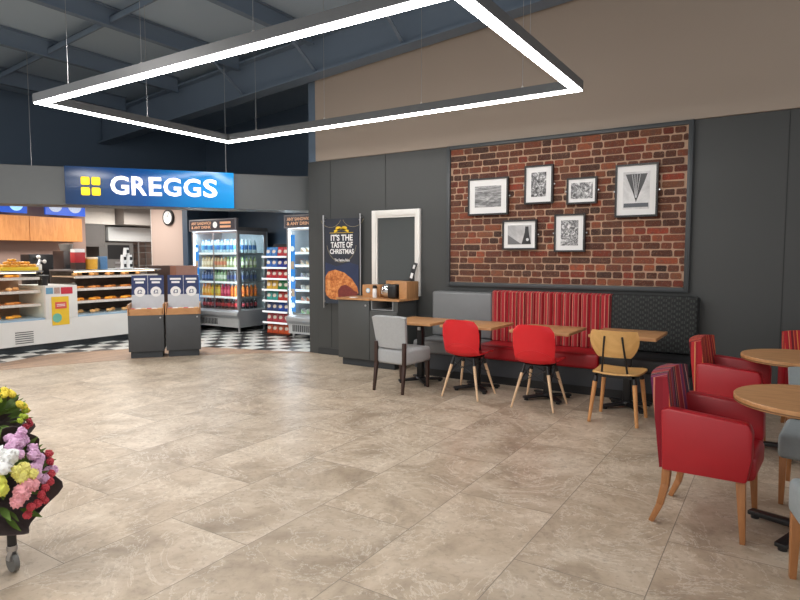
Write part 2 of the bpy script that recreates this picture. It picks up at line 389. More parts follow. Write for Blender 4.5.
for i, ch in enumerate('GREGGS'):
    x0 = [1.36, 1.635, 1.865, 2.06, 2.335, 2.61][i]; x1 = [1.60, 1.835, 2.035, 2.30, 2.575, 2.81][i]
    MB().text(ch, x0, x1, 2.385, 2.65, -.07, .03, .022).build('letter', LW, sg)
for x in (.35, 2.95):
    tag(MB().cyl((x, .1, 2.765), (x, .1, 4.4), .004, n=6).build('suspension_wire', SILV, loc=HO, rot=HA), 'thin vertical wire holding the fascia, %s' % ('left of the blue sign' if x < 1 else 'above the right end of the blue sign'), 'wire')

# ---------------------------------------------------------------- brick panel
def brick_mat():
    m, nt, b = newmat('brick')
    a = nt.nodes.new('ShaderNodeVertexColor'); a.layer_name = 'Col'
    n = noise(nt, 22, 5, .65); n2 = noise(nt, 90, 4, .6)
    c = mixn(nt, a.outputs[0], lin((92, 72, 64)), ramp(nt, n, [(.45, (0, 0, 0, 1)), (.65, (.6, .6, .6, 1))]))
    c = mixn(nt, c, lin((204, 156, 122)), ramp(nt, n2, [(.55, (0, 0, 0, 1)), (.75, (.5, .5, .5, 1))]))
    nt.links.new(c, b.inputs['Base Color']); b.inputs['Roughness'].default_value = .85; bump(nt, b, n2, .5, .006); return m
bx0, bx1, bz0, bz1 = -3.74, -.9, 1.17, 2.90
bp = thing('brick_panel', 'framed rectangle of rustic red-brown brickwork carrying the pictures', 'brick panel', (-2.32, YW, 1.15))
off = Matrix.Translation((2.32, -YW, -1.15))
mb = MB(); mb.M = off; mb.box(bx0, bx1, YW-.03, YW-.001, bz0, bz1)
mb.build('mortar', mat('mortar', (196, 164, 140), .9, var=.15, nscale=30, bmp=.5), bp)
bm = bmesh.new(); cl = bm.loops.layers.color.new('Col')
rows = 21; rh = (bz1-bz0)/rows
pal = [(176, 130, 108), (168, 126, 106), (184, 134, 110), (156, 120, 104), (188, 142, 116), (162, 118, 102), (146, 116, 104), (186, 122, 100), (174, 138, 116)]
for r in range(rows):
    x = bx0 + .004 - (random.random()*.1)
    while x < bx1-.02:
        L = random.choice((.105, .105, .215, .215, .16)) + random.uniform(-.006, .006)
        a = max(x, bx0+.002); b_ = min(x+L, bx1-.002); x += L+.016
        if b_-a < .03: continue
        zz0 = bz0+r*rh+.008+random.uniform(-.002, .002); zz1 = bz0+(r+1)*rh-.008+random.uniform(-.002, .002)
        tb = bmesh.new(); bmesh.ops.create_cube(tb, size=1); yf = YW-.038-random.uniform(0, .006)
        for v in tb.verts: v.co = Vector(((a+b_)/2+v.co.x*(b_-a), (yf+YW-.0305)/2+v.co.y*(YW-.0305-yf), (zz0+zz1)/2+v.co.z*(zz1-zz0)))
        bmesh.ops.bevel(tb, geom=[e for e in tb.edges if abs(e.verts[0].co.y-e.verts[1].co.y) > .001], offset=.014, segments=2, affect='EDGES', profile=.5)
        for v in tb.verts:
            v.co.x += random.uniform(-.0025, .0025); v.co.z += random.uniform(-.0025, .0025)
        me = bpy.data.meshes.new('t'); tb.to_mesh(me); tb.free()
        n0 = len(bm.faces); bm.from_mesh(me); bpy.data.meshes.remove(me); bm.faces.ensure_lookup_table()
        c = random.choice(pal); q = random.uniform(.85, 1.12); c = lin(tuple(min(255, v*q) for v in c))
        for f in bm.faces[n0:]:
            for l in f.loops: l[cl] = c
mb = MB(); mb.bm.free(); mb.bm = bm; bmesh.ops.transform(bm, matrix=off, verts=bm.verts)
mb.build('brickwork', brick_mat(), bp, smooth=False)
FR = mat('panel_frame', (66, 70, 73), .4)
for a in ((bx0-.05, bx0, bz0-.05, 2.945), (bx1, bx1+.05, bz0-.05, 2.945), (bx0, bx1, bz0-.05, bz0), (bx0, bx1, bz1, 2.945)):
    mb = MB(); mb.M = off; mb.box(a[0], a[1], YW-.065, YW-.001, a[2], a[3], .003); mb.build('frame', FR, bp)

# ---------------------------------------------------------------- pictures
def print_mat(name, sc, dist, lo, hi, axis=(1, 1, 1)):
    m, nt, b = newmat(name)
    n = noise(nt, sc, 8, .7, mapv(nt, axis), dist)
    nt.links.new(ramp(nt, n, [(lo, lin((35, 35, 37))), ((lo+hi)/2, lin((130, 130, 132))), (hi, lin((225, 225, 226)))]), b.inputs['Base Color'])
    b.inputs['Roughness'].default_value = .3; return m
def picture(x0, x1, z0, z1, mx, mz, pm, label, extra=None):
    cx = (x0+x1)/2; cz = (z0+z1)/2; w = (x1-x0)/2; h = (z1-z0)/2
    t = thing('framed_picture', label, 'picture', (cx, YW-.055, cz), 0, 'framed black and white photographs on the bricks')
    mb = MB()
    for a in ((-w, w, -h, -h+.02), (-w, w, h-.02, h), (-w, -w+.02, -h+.02, h-.02), (w-.02, w, -h+.02, h-.02)):
        mb.box(a[0], a[1], -.045, 0, a[2], a[3])
    mb.build('frame', BLK2, t)
    MB().box(-w+.02, w-.02, -.03, -.012, -h+.02, h-.02).build('mount', PAPER, t)
    MB().box(-w+mx, w-mx, -.033, -.0305, -h+mz, h-mz).build('print', pm, t)
    for s in (-1, 1): MB().cyl((s*(w+.012), -.001, 0), (s*(w+.012), -.02, 0), .009, n=10).build('mirror_clip', SILV, t)
    if extra: extra(t, w, h)
    return t
SG = mat('photo_dark', (38, 38, 40), .3); SW = mat('photo_light', (215, 215, 216), .3)
picture(-3.46, -2.91, 2.03, 2.495, .095, .1, print_mat('print_sea', 7, 1, .3, .68, (.7, 1, 4)), 'landscape black and white photo of sea and sky, leftmost picture on the bricks')
picture(-2.70, -2.345, 2.14, 2.60, .085, .085, print_mat('print_stream', 12, 2, .4, .6), 'tall black and white photo of broken water, upper row beside the wide seascape')
picture(-2.18, -1.83, 2.115, 2.42, .05, .06, print_mat('print_road', 9, 3, .38, .62), 'smallest framed black and white photo, upper row left of the big portrait frame')
def bridge(t, w, h):
    MB().prism([(-.115, .18), (.115, .18), (.085, .09), (.04, -.02), (.0, -.13), (-.035, -.02), (-.08, .09)], -.0345, -.033).build('silhouette', SG, t)
    for s in (-.05, -.02, .01, .045): MB().bar((s*.9, -.0348, .175), (s*.12, -.0348, -.08), .004, .0008).build('cable', SW, t)
    MB().box(-.13, .13, -.0345, -.033, -.185, -.14).build('water', mat('photo_water', (80, 84, 92), .3), t)
picture(-1.63, -1.18, 1.945, 2.525, .085, .085, print_mat('print_sky', 3, .5, -.3, .6), 'largest portrait frame at upper right with a dark tapering bridge shape', bridge)
def tower(t, w, h):
    MB().prism([(.03, -.115), (.15, -.115), (.12, .03), (.115, .1), (.075, .1), (.07, .03)], -.0345, -.033).build('silhouette', SG, t)
    MB().cyl((.105, -.0345, -.06), (.105, -.0352, -.06), .018).build('round_opening', SW, t)
    MB().prism([(-.15, -.115), (.03, -.115), (-.15, .0)], -.0343, -.033).build('roof_shape', mat('photo_mid', (110, 110, 112), .3), t)
picture(-2.98, -2.535, 1.59, 1.955, .07, .065, print_mat('print_tower', 3, .5, -.3, .8), 'landscape frame in the lower row showing a dark tower with a round opening', tower)
picture(-2.32, -1.955, 1.56, 2.005, .08, .075, print_mat('print_pebbles', 14, 3, .38, .6), 'portrait frame in the lower row showing a busy speckled black and white scene')

# ---------------------------------------------------------------- banquette
bq = thing('banquette_seat', 'long wall bench with grey, red striped and black patterned backs', 'bench', (-2.4, 6.9, 0))
def L(mb): mb.M = Matrix.Translation((2.4, -6.9, 0)); return mb
L(MB()).box(-3.92, -.74, 6.5, YW-.01, .1, .3).build('base', mat('bench_base', (58, 62, 68), .5), bq)
L(MB()).box(-3.9, -.76, 6.54, YW-.02, 0, .1).build('plinth', BLACK, bq)
L(MB()).box(-3.92, -3.06, 6.44, 7.0, .3, .46, .03, 3).build('seat_cushion', GREYL, bq)
L(MB()).box(-3.055, -1.62, 6.44, 7.0, .3, .46, .03, 3).build('seat_cushion', REDL, bq)
L(MB()).box(-1.615, -.74, 6.44, 7.0, .3, .46, .03, 3).build('seat_cushion', mat('black_leather', (38, 38, 40), .4), bq)
L(MB()).box(-3.92, -3.06, 6.93, YW-.01, .465, 1.05, .03, 3).build('backrest', GREYL, bq)
SR = stripes('red_stripe_fabric', [(0, (168, 28, 40)), (.22, (200, 140, 120)), (.3, (150, 22, 36)), (.48, (196, 40, 52)), (.62, (206, 158, 130)), (.68, (120, 20, 32)), (.8, (190, 96, 92)), (.88, (168, 28, 40))], .1, .8, 'x')
def flute(x0, x1, n, depth=.055):
    def f(u, v):
        x = x0+(x1-x0)*u; k = abs(math.sin(PI*n*u))**.6
        a = v*1.25  # up the front then over the top
        if a < 1: return (x+2.4, 6.93-k*depth-6.9+.02, .465+a*.6)
        b_ = (a-1)/.25; return (x+2.4, 6.93-k*depth-6.9+.02+b_*(.14+k*depth), 1.065+.015*math.sin(b_*PI)*1.0)
    return f
L(MB()).box(-3.055, -1.62, 6.97, YW-.01, .465, 1.05).build('backrest_core', REDL, bq)
MB().sheet(flute(-3.055, -1.62, 13), 156, 20, .01).build('backrest', SR, bq)
def patt():
    m, nt, b = newmat('black_pattern_fabric')
    v = nt.nodes.new('ShaderNodeTexChecker'); nt.links.new(mapv(nt, (1, .01, 1.6), (0, .5, 0)), v.inputs['Vector'])
    v.inputs['Scale'].default_value = 22; v.inputs['Color1'].default_value = lin((30, 31, 32)); v.inputs['Color2'].default_value = lin((62, 66, 64))
    w = nt.nodes.new('ShaderNodeTexWave'); w.inputs['Scale'].default_value = 12; w.inputs['Distortion'].default_value = 3; nt.links.new(mapv(nt, (1, .1, 2)), w.inputs[0])
    nt.links.new(mixn(nt, v.outputs[0], lin((34, 36, 36)), w.outputs['Fac']), b.inputs['Base Color']); b.inputs['Roughness'].default_value = .8; return m
mb = L(MB()); mb.box(-1.615, -.74, 6.93, YW-.01, .465, 1.08, .025, 3); mb.build('backrest', patt(), bq)

# ---------------------------------------------------------------- bistro tables
def bracket(t, z=.66): MB().box(-.022, .022, -.045, -.036, z-.03, z+.01, .003).build('bracket', SILV, t)
def cross_base(t, r, rot=PI/4, sq=.035):
    mb = MB(); mb.box(-sq, sq, -sq, sq, .055, .715, .004); mb.build('column', BLACK, t)
    mb = MB(); mb.cyl((0, 0, .045), (0, 0, .07), .07, .05)
    for k in range(4):
        a = rot+k*PI/2; c, s = math.cos(a), math.sin(a)
        mb.bar((0, 0, .045), (c*r, s*r, .03), .07, .035, .006, .06, .025)
        mb.cyl((c*(r-.03), s*(r-.03), 0), (c*(r-.03), s*(r-.03), .028), .022)
    mb.build('base', BLACK, t)
    MB().box(-.12, .12, -.12, .12, .712, .72).build('mounting_plate', BLACK, t)
    bracket(t)
sq = thing('square_table', '', 'table', (-3.63, 6.15, 0), 0, 'square oak tables in front of the wall bench')
MB().box(-.31, .31, -.32, .32, .72, .75, .005).build('tabletop', OAK, sq); cross_base(sq, .27)
sq['label'] = 'square oak table beside the light grey chair and grey bench back'
dup(sq, (-2.89, 6.15, 0), label='square oak table behind the left red shell chair')
dup(sq, (-2.06, 6.13, 0), label='square oak table behind the right red shell chair')
dup(sq, (-1.27, 6.2, 0), label='square oak table behind the plywood chair')
def top(z0, z1, r, n=72): return MB().lathe([(r-.004, z0), (r, z0+.004), (r, z1-.004), (r-.004, z1)], n=n)
rt = thing('round_table', 'round oak table nearest the camera beside the red armchair', 'table', (.17, 3.82, 0), 0, 'round oak tables')
top(.715, .75, .38).build('tabletop', OAK, rt); cross_base(rt, .31, math.radians(155), .04)
top(.7249, .7251, .3806).build('edge_ply_line', mat('ply_line', (120, 82, 50), .5), rt)
dup(rt, (.12, 5.42, 0), .3, label='round oak table further back near the charcoal wall')

# ---------------------------------------------------------------- chairs (all face local +Y)
def tapered(mb, p0, p1, a, b_): mb.bar(p0, p1, a, a, .003, b_, b_); return mb
def grey_chair(label, loc, rz_, fab, legm):
    t = thing('dining_chair', label, 'chair', loc, rz_)
    MB().box(-.22, .22, -.255, .23, .31, .48, .035, 4).build('seat', fab, t)
    def f(u, v):
        x = (u-.5)*(.39+.06*v); z = .50+.35*v
        return (x, -.245-.06*v+.10*(abs(u-.5)*2)**2*.3, z-.012*(abs(u-.5)*2)**4*(1 if v > .9 else 0))
    MB().sheet(f, 12, 10, .055).build('backrest', fab, t)
    for s in (-1, 1):
        tapered(MB(), (s*.19, .19, .315), (s*.19, .2, 0), .042, .028).build('leg', legm, t)
        mb = MB(); tapered(mb, (s*.195, -.262, .56), (s*.195, -.262, .3), .036, .038); tapered(mb, (s*.195, -.262, .31), (s*.2, -.30, 0), .038, .026); mb.build('leg', legm, t)
    return t
grey_chair('light grey upholstered chair with dark brown legs at the leftmost table', (-3.62, 5.76, 0), -.08, FABG, WALNUT)
grey_chair('blue-grey chair cut off by the right photo edge, nearest the camera', (.32, 3.12, 0), .22, FABB, OAKL)
gc = grey_chair('blue-grey upholstered chair with wooden legs tucked behind the near round table', (.24, 4.42, 0), PI-.1, FABB, OAKL); gc.scale = (.95, .95, .92)

def shell_chair(label, loc, rz_):
    t = thing('shell_chair', label, 'chair', loc, rz_, 'red plastic shell chairs')
    prof = [(.235, .445), (.20, .458), (.10, .452), (0, .44), (-.09, .438), (-.155, .452), (-.20, .49), (-.225, .55), (-.238, .62), (-.25, .70), (-.262, .78), (-.27, .845)]
    hw = [.17, .205, .215, .215, .21, .205, .20, .205, .213, .215, .205, .165]
    def f(u, v):
        q = v*(len(prof)-1); i = min(int(q), len(prof)-2); g = q-i
        y = prof[i][0]*(1-g)+prof[i+1][0]*g; z = prof[i][1]*(1-g)+prof[i+1][1]*g; w = hw[i]*(1-g)+hw[i+1]*g
        s = (u-.5)*2; seat = max(0, min(1, 1-(v-.35)/.3)); k = abs(s)**2.4
        z += k*.045*seat*(.3+.7*min(1, v/.2)); y += k*.055*(1-seat)
        if v > .9: z -= (abs(s)**4)*.02*(v-.9)*10
        return (s*w, y, z)
    MB().sheet(f, 20, 44, .009).build('seat_shell', RED, t)
    # the raised seam line curving across the lower back
    pts = []
    for i in range(17):
        s = -1+2*i/16; z = .47+.125*math.sqrt(max(0, 1-s*s)); yb = -.19-.045*min(1, (z-.455)/.12)
        v = 0; pts.append((s*.198, yb-.009+abs(s)**2.4*.05, z))
    MB().tube(pts, .0022, 6).build('seam', mat('red_seam', (226, 60, 66), .4), t)
    br = MB()
    for sx in (-1, 1):
        for sy in (-1, 1):
            a = Vector((sx*.115, sy*.11-.01, .435)); b_ = Vector((sx*.215, sy*.215, 0)); m_ = a.lerp(b_, .2)
            lg = MB().cyl(m_, b_, .0165, .010, 14).build('leg', BEECH, t)
            MB().cyl(a, m_, .012, .018, 12).build('leg_socket', BLACK, lg)
    q = lambda sx, sy, g: Vector((sx*.115, sy*.11-.01, .435)).lerp(Vector((sx*.215, sy*.215, 0)), g)
    for s in (-1, 1):
        br.cyl(q(-1, s, .1), q(1, s, .42), .004, n=8); br.cyl(q(1, s, .1), q(-1, s, .42), .004, n=8)
        br.cyl(q(s, -1, .1), q(s, 1, .42), .004, n=8); br.cyl(q(s, 1, .1), q(s, -1, .42), .004, n=8)
    br.build('wire_brace', BLACK, t)
    mb = MB(); mb.box(-.13, .13, -.13, .12, .424, .434); mb.build('seat_bracket', BLACK, t)
    return t
shell_chair('red plastic shell chair on beech legs, the left of the pair', (-2.84, 5.84, 0), -.02)
shell_chair('red plastic shell chair on beech legs, nearer the plywood chair', (-2.03, 5.80, 0), .0)

wc = thing('plywood_chair', 'honey-coloured plywood chair with black back struts and wooden legs', 'chair', (-1.24, 5.69, 0), 0)
def f(u, v):
    s = (u-.5)*2; z = .61+.24*v; w = .215*(1-.35*(1-v)**3-.12*v**6) ; return (s*w, -.225-.04*v+.045*s*s, z)
MB().sheet(f, 18, 12, .012).build('backrest', PLY, wc)
def f(u, v):
    s = (u-.5)*2; y = -.19+.40*v; w = .20+.02*v-.06*max(0, (.12-v)/.12)**2-.05*max(0, (v-.9)/.1)**2; return (s*w, y, .452+.008*s*s-.01*math.sin(PI*v))
MB().sheet(f, 18, 18, .016).build('seat', PLY, wc)
for s in (-1, 1):
    MB().bar((s*.115, -.165, .425), (s*.075, -.262, .80), .016, .018, .003).build('back_strut', BLACK, wc)
mb = MB()
for s in (-1, 1): mb.box(s*.16-.012, s*.16+.012, -.17, .17, .415, .438)
mb.box(-.17, .17, -.17, -.145, .415, .438); mb.box(-.17, .17, .145, .17, .415, .438); mb.build('seat_frame', BLACK, wc)
for sx in (-1, 1):
    for sy in (-1, 1):
        lg = MB().cyl((sx*.172, sy*.165, .37), (sx*.208, sy*.21, 0), .021, .015, 16).build('leg', wood('honey_leg', (190, 130, 78), (212, 156, 100), .4, (6, 6, 1), 4), wc)
        MB().cyl((sx*.165, sy*.158, .42), (sx*.172, sy*.165, .37), .018, .0225, 14).build('leg_socket', BLACK, lg)

SM = stripes('multi_stripe_fabric', [(0, (150, 30, 44)), (.14, (200, 110, 70)), (.2, (92, 28, 50)), (.34, (186, 140, 120)), (.38, (60, 28, 52)), (.55, (160, 50, 60)), (.62, (110, 40, 84)), (.78, (196, 120, 100)), (.82, (140, 26, 40))], .17, .85)
SM2 = stripes('warm_stripe_fabric', [(0, (176, 30, 40)), (.2, (214, 130, 70)), (.28, (150, 24, 36)), (.45, (206, 90, 60)), (.52, (110, 24, 34)), (.7, (190, 44, 48)), (.85, (214, 150, 100)), (.9, (160, 28, 40))], .12, .85)
def armchair(label, loc, rz_, fab):
    t = thing('armchair', label, 'armchair', loc, rz_, 'red leather armchairs with striped backs')
    MB().box(-.20, .20, -.20, .205, .32, .46, .03, 3).build('seat', REDL, t)
    def f(u, v):
        s = (u-.5)*2; return (s*(.235+.02*v), -.245-.055*v+.03*s*s, .33+.52*v-.015*s**4*(1 if v > .93 else 0))
    MB().sheet(f, 16, 16, .085).build('backrest', fab, t)
    for s in (-1, 1):
        mb = MB(); w0, w1 = s*.205, s*.285
        mb.prism([(-.235, .325), (.175, .335), (.195, .46), (.195, .60), (.175, .645), (-.21, .675), (-.25, .66)], min(w0, w1), max(w0, w1), 'x', .014)
        mb.build('arm', REDL, t)
        tapered(MB(), (s*.235, .145, .33), (s*.24, .165, 0), .045, .026).build('leg', OAKL, t)
        mb = MB(); P = [(s*.22, -.22, .34), (s*.222, -.225, .23), (s*.225, -.25, .11), (s*.228, -.295, 0)]; W = [.046, .042, .036, .028]
        for i in range(3): tapered(mb, P[i], P[i+1], W[i], W[i+1])
        mb.build('leg', OAKL, t)
    return t
armchair('red leather armchair with purple striped back standing nearest the camera', (-.27, 3.78, 0), -PI/2-.08, SM)
armchair('red leather armchair with orange striped back near the charcoal wall', (-.27, 5.42, 0), -PI/2-.1, SM2)
armchair('red armchair across the back round table, cut by the photo edge', (.30, 6.12, 0), PI+.1, SM2)

# ---------------------------------------------------------------- condiment cabinets, mirror, banner
CB = mat('cabinet_charcoal', (70, 72, 72), .5, var=.05, nscale=2)
cc = thing('condiment_cabinet', 'charcoal cabinet with oak top and open pocket below the mirror', 'cabinet', (-5.21, 6.56, 0))
MB().box(0, .97, .03, .505, .1, .79).box(0, .53, .03, .505, .79, .915).box(.53, .55, .03, .505, .79, .915).box(.9, .97, .03, .505, .79, .915).box(.55, .9, .4, .505, .79, .915).build('body', CB, cc)
MB().box(.03, .9, .06, .55, 0, .1).build('plinth', mat('plinth_dark', (50, 54, 58), .5), cc)
d = MB().box(.002, .527, 0, .028, .105, .905, .003).build('door', CB, cc)
MB().cyl((.47, -.004, .845), (.47, 0, .845), .014).build('lock', SILV, d)
d = MB().box(.533, .968, 0, .028, .105, .775, .003).build('door', CB, cc)
MB().box(.55, .9, .02, .395, .79, .8).box(.55, .56, .02, .395, .8, .915).box(.89, .9, .02, .395, .8, .915).build('pocket_lining', GREYM, cc)
MB().prism([(-.02, -.02), (.55, -.02), (.57, .015), (1.0, .015), (1.0, .507), (-.02, .507)], .915, .94, 'z').build('worktop', OAK, cc)
MB().box(.2, .5, .30, .505, .94, 1.11, .002).build('oak_box', OAK, cc)
MB().box(.88, 1.0, .2, .505, .94, 1.17, .002).box(.52, .88, .42, .505, .94, 1.17, .002).build('oak_box', OAK, cc)
MB().cyl((.30, .295, 1.03), (.30, .2995, 1.03), .035, n=24).build('round_sticker', mat('sticker_blue', (120, 180, 210), .5), cc)
MB().cyl((.30, .293, 1.03), (.30, .2948, 1.03), .026, n=24).build('round_sticker', PAPER, cc)
nd = thing('napkin_dispenser', 'rounded silver and black napkin dispenser on the oak worktop', 'dispenser', (-4.53, 6.80, .941))
MB().ball((0, 0, .1), (.11, .09, .098), 24, 14).build('chrome_cover', mat('chrome', (200, 200, 200), .12, 1), nd)
MB().box(.03, .17, -.085, .08, 0, .19, .03, 3).build('black_housing', BLK2, nd)
sh = thing('sauce_shaker', 'white shaker with black lid beside the napkin dispenser', 'shaker', (-4.755, 6.80, .9415))
MB().lathe([(.03, 0), (.032, .01), (.03, .11), (.024, .125)], n=20).build('jar', PAPER, sh)
MB().lathe([(.03, .1251), (.032, .13), (.03, .16), (.02, .17)], n=20).build('lid', BLK2, sh)
tag(B(-5.06, -4.96, 6.62, 6.69, .9405, .947).build('card', PAPER), 'small white card lying on the left of the oak worktop', 'card')
mr = thing('framed_mirror', 'tall mirror in a white moulded frame above the condiment cabinet', 'mirror', (-4.61, YW, 0))
for a in ((-.40, -.34, .96, 2.16), (.34, .40, .96, 2.16), (-.34, .34, 2.08, 2.16), (-.34, .34, .96, 1.03)):
    MB().box(a[0], a[1], -.05, -.001, a[2], a[3], .004).build('frame_side', mat('white_gloss', (236, 234, 230), .3, var=.01), mr)
for a in ((-.34, -.315, 1.03, 2.08), (.315, .34, 1.03, 2.08), (-.315, .315, 2.055, 2.08)):
    MB().box(a[0], a[1], -.035, -.001, a[2], a[3]).build('inner_moulding', mat('white_gloss', (236, 234, 230), .3, var=.01), mr)
MB().box(-.315, .315, -.012, -.001, 1.03, 2.055).build('mirror_glass', mat('mirror_reflection_grey', (78, 82, 82), .15, .2, var=.01), mr)  # reflection of the dark room is put into the glass colour
cu = thing('cutlery_sign', 'black leaning card holder with white symbols beside the mirror frame', 'card holder', (-4.30, 7.005, 1.171))
MB().bar((0, 0, 0), (.07, .02, .25), .065, .012, .002).build('board', BLK2, cu)
MB().bar((.012, -.008, .04), (.03, -.003, .11), .04, .002).build('white_print', PAPER, cu)
MB().bar((.045, .0, .17), (.06, .004, .22), .03, .002).build('white_print', PAPER, cu)

bn = thing('hanging_banner', 'Christmas pasty banner held between two silver poles on the wall', 'banner', (-5.55, YW-.06, 0))
for s in (-1, 1):
    MB().cyl((s*.345, 0, .73), (s*.345, 0, 2.13), .011, n=12).build('pole', SILV, bn)
    for z in (.78, 2.08): MB().cyl((s*.345, .0, z), (s*.345, .058, z), .009, n=10).build('wall_bracket', SILV, bn)
MB().box(-.315, .32, -.003, .003, .8, 2.07).build('sheet', mat('banner_dark', (44, 48, 60), .5, var=.35, nscale=4), bn)
for s in (-1, 1):
    for z in (.83, 2.04): MB().box(min(s*.315, s*.336), max(s*.315, s*.336), -.002, .002, z-.006, z+.006).build('fixing', SILV, bn)
def ell(cx, cz, a, b_, a0=0, a1=2*PI, n=36): return [(cx+a*math.cos(a0+(a1-a0)*k/n), cz+b_*math.sin(a0+(a1-a0)*k/n)) for k in range(n + (0 if a1-a0 > 6.2 else 1))]
def flat(poly, y, name, m, par, th=.0015): return MB().prism(poly, y-th, y).build(name, m, par, smooth=False)
flat([(-.31, 1.42), (-.1, 1.36), (.15, 1.42), (.315, 1.38), (.315, 1.0), (-.31, 1.0)], -.0035, 'blue_print', mat('banner_blue', (40, 52, 84), .5, var=.3, nscale=7), bn)
def arc(cx, cz, a, b_, a0, a1, w=.006): 
    o_ = ell(cx, cz, a, b_, a0, a1, 24); i_ = ell(cx, cz, a-w, b_-w, a0, a1, 24); return o_+i_[::-1]
LG = mat('banner_line', (150, 140, 110), .5)
flat(arc(0, 1.72, .28, .3, PI*1.05, PI*1.95), -.0035, 'arc_line', LG, bn); flat(arc(-.2, 2.1, .2, .16, PI*1.1, PI*1.9), -.0035, 'arc_line', LG, bn); flat(arc(.22, 2.1, .2, .16, PI*1.1, PI*1.9), -.0035, 'arc_line', LG, bn)
for s in (-1, 1):
    flat(ell(s*.055, 1.925, .052, .03), -.0036, 'yellow_bow', YEL, bn); flat([(s*.01, 1.91), (s*.13, 1.86), (s*.14, 1.895), (s*.02, 1.93)], -.0036, 'yellow_bow', YEL, bn)
flat([(-.22, 1.857), (.22, 1.857), (.22, 1.863), (-.22, 1.863)], -.0036, 'yellow_rule', YEL, bn)
WT = mat('print_white', (240, 240, 240), .5, var=0)
MB().text("IT'S THE", -.20, .21, 1.74, 1.835, -.004, .001, .03).build('lettering', WT, bn)
MB().text('TASTE OF', -.20, .21, 1.635, 1.725, -.004, .001, .03).build('lettering', WT, bn)
MB().text('CHRISTMAS', -.22, .23, 1.545, 1.62, -.004, .001, .03).build('lettering', WT, bn)
MB().text('The Festive Bake', -.13, .15, 1.435, 1.475, -.004, .001, .01).build('lettering', WT, bn)
def pasty_mat():
    m, nt, b = newmat('pasty_print'); n = noise(nt, 14, 6, .7)
    nt.links.new(ramp(nt, n, [(.35, lin((150, 74, 34))), (.5, lin((204, 122, 62))), (.65, lin((232, 170, 106)))]), b.inputs['Base Color']); b.inputs['Roughness'].default_value = .5; return m
flat([(-.31, .98), (-.31, 1.2), (-.25, 1.28), (-.12, 1.31), (.05, 1.27), (.19, 1.18), (.29, 1.06), (.31, .97), (.22, .93), (.08, .9), (-.1, .86), (-.22, .87), (-.29, .92)], -.004, 'pasty_picture', pasty_mat(), bn)
flat([(-.06, .9), (-.07, 1.0), (-.01, 1.07), (.08, 1.09), (.17, 1.05), (.24, 1.0), (.29, .99), (.3, .95), (.22, .92), (.08, .89)], -.0056, 'filling_picture', mat('filling_print', (120, 50, 44), .5, var=.6, nscale=40), bn)
flat([(-.31, .8), (.315, .8), (.315, .9), (.1, .87), (-.31, .85)], -.0035, 'dark_leaves_print', mat('leaves_print', (46, 54, 66), .5, var=.5, nscale=14), bn)

# ---------------------------------------------------------------- dump bins
def bin_(label, loc, rz_, price):
    t = thing('display_bin', label, 'display bin', loc, rz_, 'charcoal display bins in front of the bakery')
    MB().box(-.22, .22, -.2, .22, .0, .1).build('plinth', mat('plinth_dark', (50, 54, 58), .5), t)
    b_ = MB().box(-.245, .245, -.235, .24, .1, .64, .003).build('body', mat('bin_grey', (66, 68, 71), .5), t)
    MB().cyl((.2, -.239, .6), (.2, -.235, .6), .012).build('lock', SILV, t)
    mb = MB(); mb.box(-.22, .22, -.245, -.23, .64, .735); mb.box(-.25, -.235, -.23, .245, .64, .8); mb.box(.235, .25, -.23, .245, .64, .8); mb.box(-.235, .235, .23, .245, .64, .8); mb.box(-.235, .235, -.23, .23, .641, .65)
    mb.build('tray', OAK, t)
    R = Matrix.Translation((0, .20, .70)) @ Matrix.Rotation(-.12, 4, 'X')
    def P(mb): mb.M = R; return mb
    sb = P(MB()).box(-.232, .232, -.01, .01, 0, .52).build('sign_board', PNAVY, t)
    P(MB()).box(-.232, .232, -.013, -.0105, 0, .22).build('pale_panel', mat('sign_pale', (196, 200, 206), .5), sb)
    P(MB()).box(-.002, .002, -.0125, -.0105, .22, .52).build('divider', PAPER, sb)
    for i, s_ in enumerate((-1, 1)):
        cx = s_*.116
        P(MB()).cyl((cx, -.016, .265), (cx, -.0131, .265), .078, n=28).build('price_disc', PAPER, sb)
        P(MB()).text(price[i], cx-.034, cx+.034, .235, .297, -.0162, .001, .02).build('price', PNAVY, sb)
        P(MB()).box(cx-.08, cx+.08, -.0125, -.0105, .445, .475).build('heading', PAPER, sb)
        P(MB()).box(cx-.06, cx+.06, -.0125, -.0105, .395, .425).build('heading', PAPER, sb)
    return t
bin_('left charcoal display bin with two blue price panels, nearer the white counter', (-8.10, 5.57, 0), .88, ('£2', '£2'))
bin_('right charcoal display bin with two blue price panels, nearer the drinks fridge', (-7.77, 5.97, 0), .88, ('£3', '£3'))
n = 0
for (bx, by) in ((-8.10, 5.57), (-7.77, 5.97)):
    for i in range(6):
        a = .88; lx = -.19+.076*i; ly = -.13+.02*(i % 2)
        p = (bx+math.cos(a)*lx-math.sin(a)*ly, by+math.sin(a)*lx+math.cos(a)*ly, .652)
        c = [(190, 60, 50), (230, 226, 220), (214, 170, 110)][i % 3]
        o = MB().box(-.035, .035, -.045, .045, 0, .085, .012, 3).build('snack_packet', mat('packet_%d' % (i % 3), c, .4), loc=p, rot=a)
        tag(o, 'small snack packet in the oak tray of the %s display bin' % ('left' if n < 6 else 'right'), 'packet', 'snack packets in the %s bin' % ('left' if n < 6 else 'right')); n += 1

